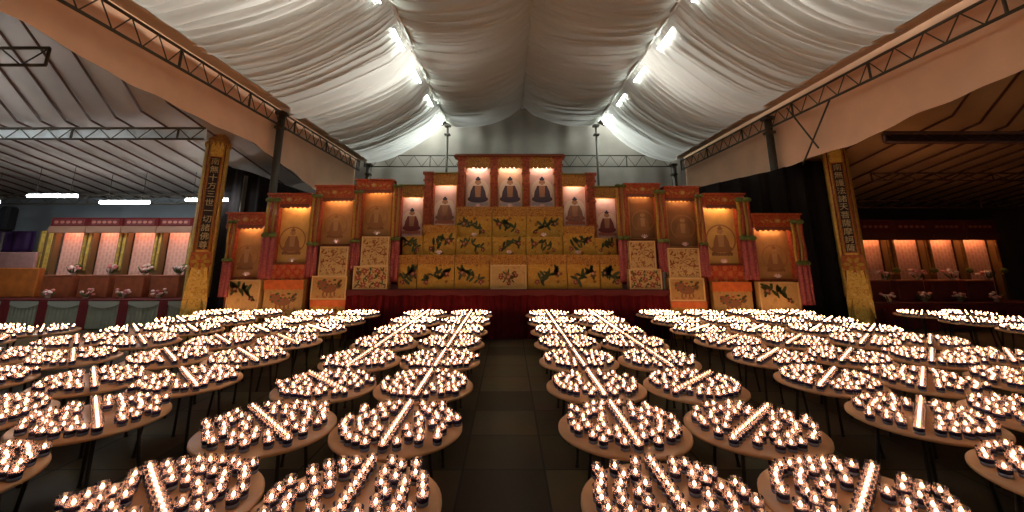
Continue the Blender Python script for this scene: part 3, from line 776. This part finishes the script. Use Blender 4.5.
headR = [(624, 659, 184, 198), (664, 698, 187, 202), (703, 743, 194, 209), (752, 799, 214, 231)]
wl = ('first', 'second', 'third', 'fourth')
for S, pics, heads in (('left', picsL, headL), ('right', picsR, headR)):
    for k in range(4):
        d = FD[k]
        rb = None
        if k == 2: rb = (268, 305, 264, 279) if S == 'left' else (707, 747, 265, 281)
        bg = (BG_GOLD if S == 'left' else BG_DK, BG_GOLD if S == 'left' else BG_DK, BG_YEL, BG_GOLD)[k]
        flank(S, pics[k], heads[k], d, bg, (DIM_LAMP, DIM_LAMP, NICHE_LAMP, NICHE_LAMP)[k] if S == 'right' else (NICHE_LAMP if k != 0 else DIM_LAMP),
              f'tall red framed lit niche, {wl[k]} to the {S} of the golden altar', f'golden picture of a haloed seated figure, {wl[k]} {S} of the golden altar', FIG_BR, sz+.002 if k == 0 else 0.0, rb)
CE = mat('cream edging', (.62, .42, .18), .6)
# boxes below the flanking pictures
def flank_boxes(S, k, b1, band, b2, low):
    d = FD[k]-.28
    pos = f'{wl[k]} niche {S} of the altar'
    zlow = sz+.002 if k == 0 else 0.0
    if k < 2:
        x0, x1, z20, z21 = R(*b2, d-.05)
        if low:
            l0 = altar_box('altar_box', low, d-.08, .33, GOLD_CLOTH, f'floor box with orange top under the {pos}', 'altar box', low[2]+5, ORANGE, None, 0, 0.0, None, None, z1=z20-.01)
        altar_box('altar_box', b2, d-.05, .30, CREAM_CLOTH if k == 0 else OCHRE_CLOTH, (f'lower cream scroll box under the {pos}' if k == 0 else f'ochre box with brown animal under the {pos}'), 'altar box', None, None, 'scroll' if k == 0 else 'beast', 120+k, zlow if k == 0 else z20, CE)
        altar_box('altar_box', (b1[0], b1[1], b1[2], band), d, .25, CREAM_CLOTH, f'upper cream box with a border band under the {pos}', 'altar box', None, None, None, 0, z21+.002, CE)
    else:
        altar_box('altar_box', b2, d, .21, OCHRE_CLOTH if k == 2 else PLAIN_CREAM, (f'ochre box with orange top under the {pos}' if k == 2 else f'pale floral box under the {pos}'), 'altar box', band, ORANGE if band else None, 'beast' if k == 2 else 'spray', 140+k, 0.0, CE if k == 3 else None, mz=U(300, b2[3], d)[1])
flank_boxes('left', 0, (361, 389, 236.5, 257), 265, (353, 388, 266, 287), None)
flank_boxes('left', 1, (319, 348, 246.5, 268), 276, (311, 347, 276, 299.5), (309, 346, 302, 320))
flank_boxes('left', 2, None, 290, (263, 303, 280, 312), None)
flank_boxes('left', 3, None, None, (227, 260, 280, 306), None)
flank_boxes('right', 0, (629, 656, 241, 261), 269, (629, 662, 269, 290), None)
flank_boxes('right', 1, (668, 700, 248, 269), 277, (669, 705, 278, 301), (671, 708, 303, 320))
flank_boxes('right', 2, None, 292, (713, 753, 282, 313), None)
flank_boxes('right', 3, None, None, (759, 800, 282, 308), None)

# ---- hanging banners between niches
def banner(name, rect, d, knot, label, top=GREEN):
    x0, x1, za, zb = R(rect[0], rect[1], rect[3], rect[2], d)
    zk = U((rect[0]+rect[1])/2, knot, d)[1]
    root = thing(name, label, 'banner', ((x0+x1)/2, d, za))
    w = x1-x0; n = 4
    for i in range(n):
        a = x0 + w*i/n; b = x0 + w*(i+1)/n
        def fn(u, v, a=a, b=b, i=i): return (a+(b-a)*u, d + .02*sin(v*7+i) - .02*sin(PI*u), zk+(zb-zk)*v)
        o = MB().grid(fn, 3, 10).build('streamer', (YELLOW, RED_BAND, mat('dark gold silk', (.32, .18, .04), .6), RED_BAND)[i], root)
        o.modifiers.new('s', 'SOLIDIFY').thickness = .006
    m = MB()                                               # bow: two loops and a centre
    for q in (-1, 1): m.ball(((x0+x1)/2+q*w*.3, d-.06, zk), w*.33, .05, w*.2, 10, 6)
    m.ball(((x0+x1)/2, d-.08, zk), w*.14, .05, w*.15, 8, 5)
    m.build('knot', GREEN, root)
    m = MB()
    for q in (-1, 1): m.ball(((x0+x1)/2+q*w*.28, d-.04, zb), w*.34, .05, w*.2, 10, 6)
    m.build('top_bow', top, root)
    def fn(u, v): return (x0-.02+(w+.04)*u, d-.03 + .025*sin(u*16), za+(zk-za)*v)
    o = MB().grid(fn, 22, 6).build('tail', MAGENTA, root); o.modifiers.new('s', 'SOLIDIFY').thickness = .008
banner('hanging_banner', (391, 400, 292-10, 186), 12.95, 239, 'striped banner with magenta tail at the left edge of the golden altar')
banner('hanging_banner', (352, 361, 270, 192), 12.78, 241, 'striped banner with green bow between the first and second left niches')
banner('hanging_banner', (309, 319, 277, 196), 12.66, 244, 'striped banner with green bow between the second and third left niches')
banner('hanging_banner', (263, 276, 279, 200), 12.5, 235, 'striped banner with green bow between the third and fourth left niches')
banner('hanging_banner', (224, 233, 297, 222), 12.48, 260, 'striped banner at the outer edge of the outermost left niche')
banner('hanging_banner', (618, 628, 282, 186), 12.95, 238, 'striped banner with magenta tail at the right edge of the golden altar')
banner('hanging_banner', (657, 667, 272, 192), 12.78, 241, 'striped banner with green bow between the first and second right niches')
banner('hanging_banner', (698, 706, 277, 196), 12.66, 244, 'striped banner with green bow between the second and third right niches')
banner('hanging_banner', (740, 754, 280, 200), 12.5, 238, 'striped banner with green bow between the third and fourth right niches')
banner('hanging_banner', (796, 808, 305, 222), 12.48, 263, 'striped banner at the outer edge of the outermost right niche')

# ---- tall brocade pillars with a vertical inscription
INK = mat('inscription board', (.018, .012, .010), .5)
GOLD_INK = mat('pale gold lettering', (.55, .42, .2), .5)
EMB = mat('red emblem cloth', (.5, .13, .03), .6, var=.4, vscale=14)
def glyph_mesh(ch, size):
    cu = bpy.data.curves.new('glyph', 'FONT'); cu.body = ch; cu.size = size; cu.extrude = .004; cu.align_x = 'CENTER'; cu.align_y = 'CENTER'
    ob = bpy.data.objects.new('glyph', cu); COL.objects.link(ob)
    bpy.context.view_layer.update()
    dg = bpy.context.evaluated_depsgraph_get()
    me = bpy.data.meshes.new_from_object(ob.evaluated_get(dg))
    vs = [tuple(v.co) for v in me.vertices]; fs = [tuple(p.vertices) for p in me.polygons]
    bpy.data.objects.remove(ob); bpy.data.curves.remove(cu); bpy.data.meshes.remove(me)
    return vs, fs
def brocade_pillar(cxpx, d, S, ytop, text, plaque):
    cx, ztp = U(cxpx[0], ytop, d); s = -1 if S == 'left' else 1
    hw = .29
    root = thing('brocade_pillar', f'tall yellow brocade pillar with a black inscription board, at the {S} of the altar', 'pillar', (cx, d, 0))
    m = MB()
    ring = [(-hw, -.05), (-hw*.55, -.36), (hw*.55, -.36), (hw, -.05), (hw*.55, .28), (-hw*.55, .28)]
    m.loft([[(cx+a, d+b, z) for a, b in ring] for z in (.0, ztp)], 0, True)
    m.build('shaft', PILLAR_CLOTH, root)
    m = MB()
    for z, k, h in ((ztp, 1.12, .10), (ztp+.10, 1.0, .10), (ztp+.20, .8, .10), (ztp+.30, .55, .12)):
        m.loft([[(cx+a*k*q, d+b*k*q, zz_) for a, b in ring] for zz_, q in ((z, 1), (z+h*.5, 1.06), (z+h, .9))], 0, True)
    for i in range(18):
        a = 2*PI*i/18; m.slab([(cx+hw*1.15*cos(a)-.04, ztp+.02), (cx+hw*1.15*cos(a)+.04, ztp+.02), (cx+hw*1.15*cos(a), ztp-.16)], d+.36*1.1*sin(a)-.03, .015)
    m.build('crown', VAL_CLOTH, root)
    yb = d-.365
    x0, x1, z0, z1 = R(*plaque, yb); x0, x1 = cx-.125, cx+.125
    m = MB(); m.box(x0-.03, x1+.03, yb-.012, yb+.01, z0-.03, z1+.03); bo = m.build('board_border', EMB, root)
    m = MB(); m.box(x0, x1, yb-.022, yb-.010, z0, z1, bev=.003); board = m.build('inscription_board', INK, root)
    g = MB(); n = len(text); st = (z1-z0)/n
    for i, ch in enumerate(text):
        vs, fs = glyph_mesh(ch, min(st*.92, .27))
        if not vs: continue
        zc = z1 - st*(i+.5)
        cxm = (min(v[0] for v in vs)+max(v[0] for v in vs))/2; cym = (min(v[1] for v in vs)+max(v[1] for v in vs))/2
        g.add([(cx+v[0]-cxm, yb-.024-v[2], zc+v[1]-cym) for v in vs], fs)
    g.build('lettering', GOLD_INK, board)
    for q in (-1, 1):                                        # long red edged side streamers
        def fn(u, v, q=q): return (cx+q*(.24+.09*u), d-.33+.24*u + .02*sin(v*9) - .02, 1.1+(ztp-1.15)*v)
        o = MB().grid(fn, 2, 24).build('streamer', mat('ochre streamer', (.72, .46, .1), .6, var=.35, vscale=12), root); o.modifiers.new('s', 'SOLIDIFY').thickness = .006
        m = MB(); m.tube([(cx+q*.215, d-.375, 1.15), (cx+q*.215, d-.375, ztp-.05)], .016, 6); m.build('red_cord', RED_BAND, root)
    ze = z0-.08
    m = MB(); m.slab([(cx-.25, ze), (cx+.25, ze), (cx+.28, ze-.35), (cx+.12, ze-.62), (cx, ze-.5), (cx-.12, ze-.62), (cx-.28, ze-.35)], yb-.01, .03)
    for a in range(6): m.ell(cx+.16*cos(a*PI/3), ze-.28+.14*sin(a*PI/3), .09, .05, yb-.04, .015, 1, 10, a*PI/3)
    m.build('emblem', [EMB, YELLOW], root)
    root.rotation_euler = (0, 0, -math.atan2(cx, d)*.9); root['kind'] = 'thing'
    for q in (-1, 1):
        m = MB(); m.loft([[(cx+q*a, yb-.05, z), (cx+q*b, yb-.05, z), (cx+q*b, yb-.02, z), (cx+q*a, yb-.02, z)] for a, b, z in ((.03, .19, ze-.45), (.08, .25, ze-1.0), (.19, .30, 1.0), (.28, .30, .55))], 0, True)
        m.build('pennant', PILLAR_CLOTH, root)
brocade_pillar((219, 0), 13.0, 'left', 145, '南無十方三世一切諸佛尊', (206, 213, 157, 249))
brocade_pillar((833, 0), 13.0, 'right', 149, '南無護法諸天菩薩摩訶薩', (836, 845, 163, 252))

# ================================================================== ANNEX ALTARS
AD = 15.0
def flower_bunch(loc, label, group, seed, white=True, s=1.0):
    r = random.Random(seed); x, y, z = loc
    root = thing('flower_bunch', label, 'flowers', loc, group)
    m = MB()
    for k in range(9): m.ball((x+r.uniform(-.22, .22)*s, y+r.uniform(-.1, .1), z+r.uniform(.14, .34)*s), .065*s, .065*s, .05*s, 8, 4, k % 2)
    m.build('blossoms', [WHITE_PETAL, PINK_PETAL], root)
    m = MB()
    for k in range(10):
        a = r.uniform(0, 6.3); L = r.uniform(.15, .3)*s
        m.tube([(x, y, z), (x+.6*L*cos(a), y+.4*L*sin(a), z+L*.5), (x+L*cos(a), y+.6*L*sin(a), z+L)], [.012, .022, .004], 5)
    m.build('leaves', LEAF, root)
    MB().lathe([(.05, 0), (.075, .05), (.06, .12), (.07, .13)], loc, 12).build('vase', mat('flower vase', (.35, .25, .2), .3), root)
def annex(S, bays, d, hy, lampy, boards_y, box_y, table_y, skirts, lamp, redm):
    zt = U(100, table_y, d-1.0)[1]
    names = wl if S == 'left' else wl
    for k, (bx, ban, bxx) in enumerate(bays):
        pos = f"{names[k]} from the {'left' if S == 'left' else 'pillar'} in the {S} annex"
        x0, x1, z0, z1 = R(bx[0], bx[1], boards_y[0], boards_y[1], d+.28)
        _, _, h0, h1 = R(bx[0], bx[1], hy[0], hy[1], d)
        root = thing('annex_bay', f'red framed bay with header panel and lamp, {pos}', 'shrine', ((x0+x1)/2, d+.2, 0), f'{S} annex bays')
        kk = min(k, 2); bw_ = R(*bays[kk+1][0], boards_y[0], boards_y[1], d+.28)[0] - R(*bays[kk][0], boards_y[0], boards_y[1], d+.28)[0]
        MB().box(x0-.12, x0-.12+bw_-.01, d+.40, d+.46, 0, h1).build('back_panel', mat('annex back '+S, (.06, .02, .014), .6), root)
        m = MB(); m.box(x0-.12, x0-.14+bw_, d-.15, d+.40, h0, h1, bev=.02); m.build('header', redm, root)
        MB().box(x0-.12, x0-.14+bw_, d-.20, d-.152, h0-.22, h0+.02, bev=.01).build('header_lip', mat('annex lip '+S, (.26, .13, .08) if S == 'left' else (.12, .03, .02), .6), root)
        m = MB(); m.box(x0+.0, x0-.26+bw_, d-.17, d-.149, h0+.06, h1-.06)
        for q in range(5): m.ell(x0+.1+(bw_-.5)*q/4, (h0+h1)/2, .07, .05, d-.17, .012, 1, 10)
        m.build('header_panel', [mat('header panel '+S, (.11, .008, .01), .6), mat('header ornament '+S, (.36, .12, .08), .5)], root)
        xb = x1 + .05
        m = MB(); m.box(xb, x0-.03+bw_, d+.05, d+.27, 0, h0-.12); m.build('column', mat('annex column', (.16, .09, .03), .6), root)
        for i in range(2):
            wst = (x0-.03+bw_-xb)
            a = xb + wst*(.12+.45*i)
            m = MB(); m.box(a, a+wst*.26, d+.02, d+.048, z0+.2, h0-.14, bev=.01); m.build('yellow_streamer', mat('annex yellow '+S, (.62, .42, .08) if S == 'left' else (.42, .2, .04), .6, var=.4, vscale=9), root)
        if k == 0 and S == 'left':
            m = MB(); m.box(x0-.62, x0-.04, d+.05, d+.27, 0, h0-.12); m.build('column', MATS['annex column'], root)
            for i in range(2): MB().box(x0-.54+.26*i, x0-.39+.26*i, d+.02, d+.048, z0+.2, h0-.14, bev=.01).build('yellow_streamer', MATS['annex yellow '+S], root)
        m = MB(); m.ball(((xb+x0-.14+bw_)/2, d-.06, z0+.34), .15, .06, .09, 10, 6); m.build('green_bow', GREEN, root)
        w = (x1-x0)*.36; c = (x0+x1)/2
        MB().tube([(c-w, d+.02, h0-.07), (c+w, d+.02, h0-.07)], .02, 8).build('bay_lamp', lamp, root)
        o = MB().box(x0, x1, d+.28, d+.33, max(zt, .5), h0-.16, bev=.01).build('name_board', BOARD)
        tag(o, f'tall pink board printed with columns of names, {pos}', 'board', f'{S} annex name boards')
        # box in front
        p0, p1, q0, q1 = R(bxx[0], bxx[1], box_y[0], box_y[1], d-.45)
        root = thing('red_cabinet', f'red brown cloth box on the table, {pos}', 'altar box', ((p0+p1)/2, d-.3, zt+.003), f'{S} annex boxes')
        MB().box(p0+.05, p1-.05, d-.45, d-.15, zt+.003, q1, bev=.02).build('body', mat('annex box '+S, (.27, .065, .022) if S == 'left' else (.12, .02, .02), .55, var=.3, vscale=5), root)
        MB().box(p0+.035, p1-.035, d-.47, d-.14, q1, q1+.03, bev=.008).build('lid', mat('annex lid '+S, (.36, .13, .07), .6), root)
        flower_bunch((p1-.14, d-.36, q1+.033), f'flower bunch on top of the {S} annex box, {names[k]} from the ' + ('left' if S == 'left' else 'pillar'), f'{S} annex flowers', 300+k, s=1.0)
        flower_bunch(((p0+p1)/2+.1, d-.72, zt+.003), f'small flower bunch on the {S} annex table edge, {names[k]} from the ' + ('left' if S == 'left' else 'pillar'), f'{S} annex flowers', 320+k, s=.85)
    # long skirted tables, one per panel
    for k, (a, b) in enumerate(skirts):
        x0, x1, _, _ = R(a, b, table_y, 330, d-1.0)
        pos = f"{NTH[k]} from the {'left' if S == 'left' else 'pillar'}"
        root = thing('skirted_table', f'long table with {"pale green" if S == "left" else "dark red"} skirt below the {S} annex, {pos}', 'table', ((x0+x1)/2, d-.6, 0), f'{S} annex tables')
        MB().box(x0, x1, d-1.0, d-.12, zt-.04, zt, bev=.008).build('tabletop', DARK_RED, root)
        sk = mat('skirt '+S, (.26, .27, .20) if S == 'left' else (.12, .015, .015), .7, var=.15)
        def fn(u, v): return (x0+.14+(x1-x0-.28)*u, d-.99+.01*sin(u*50), .04+(zt-.1)*v)
        o = MB().grid(fn, 60, 3).build('skirt', sk, root)
        rs = mat('red strip', (.16, .012, .015), .7)
        MB().box(x0+.005, x0+.14, d-1.02, d-.96, .0, zt-.05).build('red_strip', rs, root); MB().box(x1-.14, x1-.005, d-1.02, d-.96, .0, zt-.05).build('red_strip', rs, root)
        def fw(u, v): return (x0+.14+(x1-x0-.28)*u, d-1.015, zt-.05-(.10+.12*sin(PI*u))*v)
        MB().grid(fw, 20, 2).build('swag', mat('swag '+S, (.32, .33, .27) if S == 'left' else (.16, .02, .02), .7), root)
annex('left', [((60, 85), 0, (39, 72)), ((97, 120), 0, (76, 109)), ((131.5, 156), 0, (112, 144)), ((166.5, 190), 0, (148, 179))], AD, (218, 227), 231, (233, 276), (276, 298), 299.5,
      [(-31, 3), (3, 41), (41, 82), (82, 122), (122, 162), (162, 200)], RED_LAMP, mat('annex red', (.10, .009, .009), .7, spec=.1))
annex('right', [((857, 882), 0, (862, 893)), ((892, 919), 0, (897, 927)), ((928, 955), 0, (932, 962)), ((961, 989), 0, (966, 998))], AD, (220, 234), 236, (237, 280), (281, 302), 303,
      [(850, 890), (890, 930), (930, 970), (970, 1012), (1012, 1054)], emit('right annex lamp', (1, .42, .16), 30), mat('annex dark red', (.13, .018, .015), .55))
# far left: purple curtain, pink cloth shelf, orange cloth table
curtain('purple_curtain', [(-40, 231), (38, 231)], AD+.2, mat('purple satin', (.028, .006, .05), .6), 'short purple curtain at the far left above the pink cloth', zbot=U(20, 252, AD+.2)[1], amp=.05)
x0, x1, z0, z1 = R(-40, 35, 252, 270, AD-.1)
tag(MB().box(x0, x1, AD-.1, AD+.0, 0, z1, bev=.03).build('pink_cloth_shelf', mat('pink cloth', (.38, .2, .18), .7, var=.2)), 'pink cloth covered shelf below the purple curtain at far left', 'shelf')
zt = U(100, 299.5, AD-1.0)[1]
x0, x1, z0, z1 = R(-40, 36, 268, 298, AD-.35)
tag(MB().box(x0, x1, AD-.35, AD-.13, zt+.003, z1, bev=.03).build('orange_cloth_box', mat('orange cloth', (.5, .14, .02), .65, var=.35, vscale=3)), 'orange cloth covered box on the table at far left', 'altar box')
x0, z0 = U(-8, 231, 14.3); x1, z1 = U(9, 206, 14.3)
sp = thing('loudspeaker', 'black loudspeaker on a pole at the left edge of the photo', 'speaker', ((x0+x1)/2, 14.3, zt))
m = MB(); m.box(x0, x1, 14.3, 14.7, z0, z1, bev=.08); m.build('cabinet', mat('speaker black', (.006, .006, .007), .9, spec=.1), sp)
MB().tube([((x0+x1)/2, 14.5, zt+.003), ((x0+x1)/2, 14.5, z0)], .03, 8).build('stand_pole', STEEL, sp)
MB().lathe([(.14, .003), (.14, .02), (.04, .03)], ((x0+x1)/2, 14.5, zt), 14).build('stand_base', STEEL, sp)

# ================================================================== TABLES AND CANDLES
TD, TZ, SP = 1.2, .74, 1.252
def make_table():
    root = thing('round_table', '', 'table', (0, 0, 0), 'round candle tables')
    MB().lathe([(.585, TZ-.028), (.592, TZ-.02), (.592, TZ-.004), (.585, TZ)], n=48).build('tabletop', WOOD_TOP, root)
    m = MB(); rr = [[(r*cos(2*PI*j/48), r*sin(2*PI*j/48), z) for j in range(48)] for r, z in ((.592, TZ-.03), (.6, TZ-.026), (.6, TZ-.006), (.592, TZ-.003))]
    m.loft(rr, 0, False, True); m.build('edge_band', EDGE, root)
    MB().box(-.4, .4, -.03, .03, TZ-.075, TZ-.03).box(-.03, .03, -.4, .4, TZ-.075, TZ-.03).build('cross_rail', LEGM, root)
    for k in range(4):
        a = PI/4 + k*PI/2
        MB().tube([(.34*cos(a), .34*sin(a), TZ-.04), (.42*cos(a), .42*sin(a), .012)], .017, 8).lathe([(.024, 0), (.024, .02)], (.42*cos(a), .42*sin(a), 0), 8).build('leg', LEGM, root)
    return root
rows = []                                  # (side, row index, centre x in table widths, first depth, last depth, phase)
for s, nm in ((-1, 'left'), (1, 'right')):
    cA = .858 if s < 0 else .892
    rows += [(s, nm, 0, (cA-.0)*TD, 0.0, 11.95), (s, nm, 1, (cA+1.01)*TD, 0.0, 11.95),
             (s, nm, 2, 3.40*TD, .19, 12.0), (s, nm, 3, 4.41*TD, .19, 12.0), (s, nm, 4, (5.65 if s < 0 else 5.5)*TD, .12, 12.0), (s, nm, 5, (6.66 if s < 0 else 6.51)*TD, .12, 12.0),
             (s, nm, 6, (8.25 if s < 0 else 9.35)*TD, .05, 9.8 if s < 0 else 12.0), (s, nm, 7, (9.26 if s < 0 else 10.36)*TD, .05, 9.8 if s < 0 else 12.0)]
ROWN = NTH[:8]
tables = []
for s, nm, ri, x, ph, dmax in rows:
    n = 0
    for k in range(-3, 9):
        d = 4.31 + SP*ph + (1.22 if ri in (2, 3) else SP)*k
        if d < 1.9 or d > dmax: continue
        # keep only tables the photo can show
        vis = 0
        for i in range(16):
            a = 2*PI*i/16; px, py, zc = proj(s*x+.6*cos(a), d+.6*sin(a), TZ)
            if zc > .2 and 0 < px < 1024 and py < 512: vis += 1
        if vis < 2: continue
        tables.append((s, nm, ri, s*x, d, n)); n += 1
proto = make_table(); first = True
for s, nm, ri, x, d, n in tables:
    lab = f'round wooden table covered in candles, {ORD[n]} in {ROWN[ri]} row {nm} of aisle'
    if first:
        proto.location = (x, d, 0); proto['label'] = lab; first = False
    else: dup(proto, (x, d, 0), lab)

def layout(s, ri, k, seed):
    r = random.Random(seed); pts = []
    def ok(x, y, dm=.0865): return x*x+y*y < .553**2 and all((x-p[0])**2+(y-p[1])**2 > dm*dm for p in pts)
    if ri == 0: ang = PI/2
    elif ri == 1: ang = PI/2 if k >= 3 else (-PI/4 if s < 0 else -3*PI/4)
    else: ang = -PI/4 if s < 0 else -3*PI/4
    n = 14 if ri == 0 else 13; i2 = 0
    for i in range(n):
        t = (i-(n-1)/2)*.0885
        x, y = t*cos(ang), t*sin(ang)
        if ok(x, y, .07): pts.append((x, y, 'line', i2)); i2 += 1
    for ring, rad, cnt in (('outer-ring', .478, 32), ('middle-ring', .352, 21), ('inner-ring', .215, 11)):
        j = 0; o = r.uniform(-.1, .1)
        for i in range(cnt):
            a = -PI/2 - 2*PI*i/cnt + o
            rr = rad + r.uniform(-.016, .016); a += r.uniform(-.03, .03)
            x, y = rr*cos(a), rr*sin(a)
            if ok(x, y) and abs(-x*sin(ang)+y*cos(ang)) > .085: pts.append((x, y, ring, j)); j += 1
    j = 0
    for a in (-PI*.75, PI*.75, PI*.25, -PI*.25, -PI, 0):
        x, y = .55*cos(a+.1), .55*sin(a+.1)
        if ok(x, y): pts.append((x, y, 'rim', j)); j += 1
    return pts
allc = []
for ti, (s, nm, ri, x, d, n) in enumerate(tables):
    for (dx, dy, ring, j) in layout(s, ri, n, 1000+ti):
        px, py, zc = proj(x+dx, d+dy, TZ+.06)
        vis = zc > .3 and -3 < px < 1027 and py < 513
        allc.append((zc if vis else 1e3, x+dx, d+dy, nm, ri, n, ring, j, vis))
allc.sort()
CR, CHT = .042, .094
def candle_parts(root, o):
    m = MB()
    m.lathe([(CR*.8, 0), (CR*.92, .004), (CR*.97, .026)], o, 16, 1)
    rr = [[(o[0]+r*cos(2*PI*j/16), o[1]+r*sin(2*PI*j/16), o[2]+z) for j in range(16)] for r, z in ((CR*.97, .026), (CR*1.02, CHT))]
    m.loft(rr, 0, False, True)
    m.build('glass_cup', [GLASS, CUP_FOOT], root)
    m = MB(); m.lathe([(CR*.93, .027), (CR*.96, .058), (CR*.5, .0585)], o, 14); m.tube([(o[0], o[1], o[2]+.058), (o[0]+.002, o[1], o[2]+.066)], .0016, 5)
    m.build('navy_wax', NAVY, root)
    MB().lathe([(.004, .0595), (.0100, .064), (.0122, .070), (.0085, .079), (.0025, .089)], o, 8).build('flame', FLAME, root)
RINGL = {'line': '{o} from front in the candle line', 'outer-ring': 'outer-ring candle, {o} clockwise from front', 'middle-ring': 'middle-ring candle, {o} clockwise from front',
         'inner-ring': 'inner-ring candle, {o} clockwise from front', 'rim': 'rim candle, {o} clockwise from front left'}
cp = None
NI = 300
for (zc, x, y, nm, ri, n, ring, j, vis) in allc[:NI]:
    a = RINGL[ring].format(o=NTH[j])
    lab = f'{a}, {ORD[n]} table, {ROWN[ri]} row {nm} of aisle'
    loc = (x, y, TZ)
    if cp is None:
        cp = thing('candle', lab, 'candle', loc, 'candles in navy glass cups'); candle_parts(cp, loc)
    else: dup(cp, loc, lab)
# the several thousand candles further back
st = MB()
def far_candle(m, x, y, d):
    n = 10 if d < 6 else 7
    o = (x, y, TZ)
    m.lathe([(CR*.85, 0), (CR*.96, .024)], o, n, 2, True, False)
    m.lathe([(CR*.96, .024), (CR*.99, .056)], o, n, 1, True, True)
    if d < 9:
        m.loft([[(x+r*cos(2*PI*j/n), y+r*sin(2*PI*j/n), TZ+z) for j in range(n)] for r, z in ((CR, .056), (CR*1.02, CHT))], 0, False, True)
    k = 6
    m.lathe([(.004, .0595), (.0100, .064), (.0122, .070), (.0085, .079), (.0025, .089)], o, k, 3)
for (zc, x, y, nm, ri, n, ring, j, vis) in allc[NI:]:
    if not vis and zc > 900:
        px, py, z2 = proj(x, y, TZ)
        if not (-80 < px < 1104 and py < 700 and z2 > .3): continue
    far_candle(st, x, y, y)
o = st.build('candle_field', [GLASS, NAVY, CUP_FOOT, FLAME]); o['kind'] = 'stuff'
tag(o, 'thousands of lit candles in navy glass cups filling the tables further back', 'candles')

# ================================================================== world and view
w = bpy.data.worlds.new('world'); sc.world = w; w.use_nodes = True
w.node_tree.nodes['Background'].inputs[0].default_value = (.9, .75, .6, 1); w.node_tree.nodes['Background'].inputs[1].default_value = .03
for ob in bpy.data.objects:
    if '_o' in ob: del ob['_o']
vs = sc.view_settings
vs.view_transform = 'Standard'; vs.look = 'None'; vs.exposure = .85; vs.gamma = 1; vs.use_curve_mapping = False
sc.cycles.use_denoising = True
sc.cycles.transparent_max_bounces = 24
sc.cycles.max_bounces = 6
sc.cycles.sample_clamp_indirect = 6
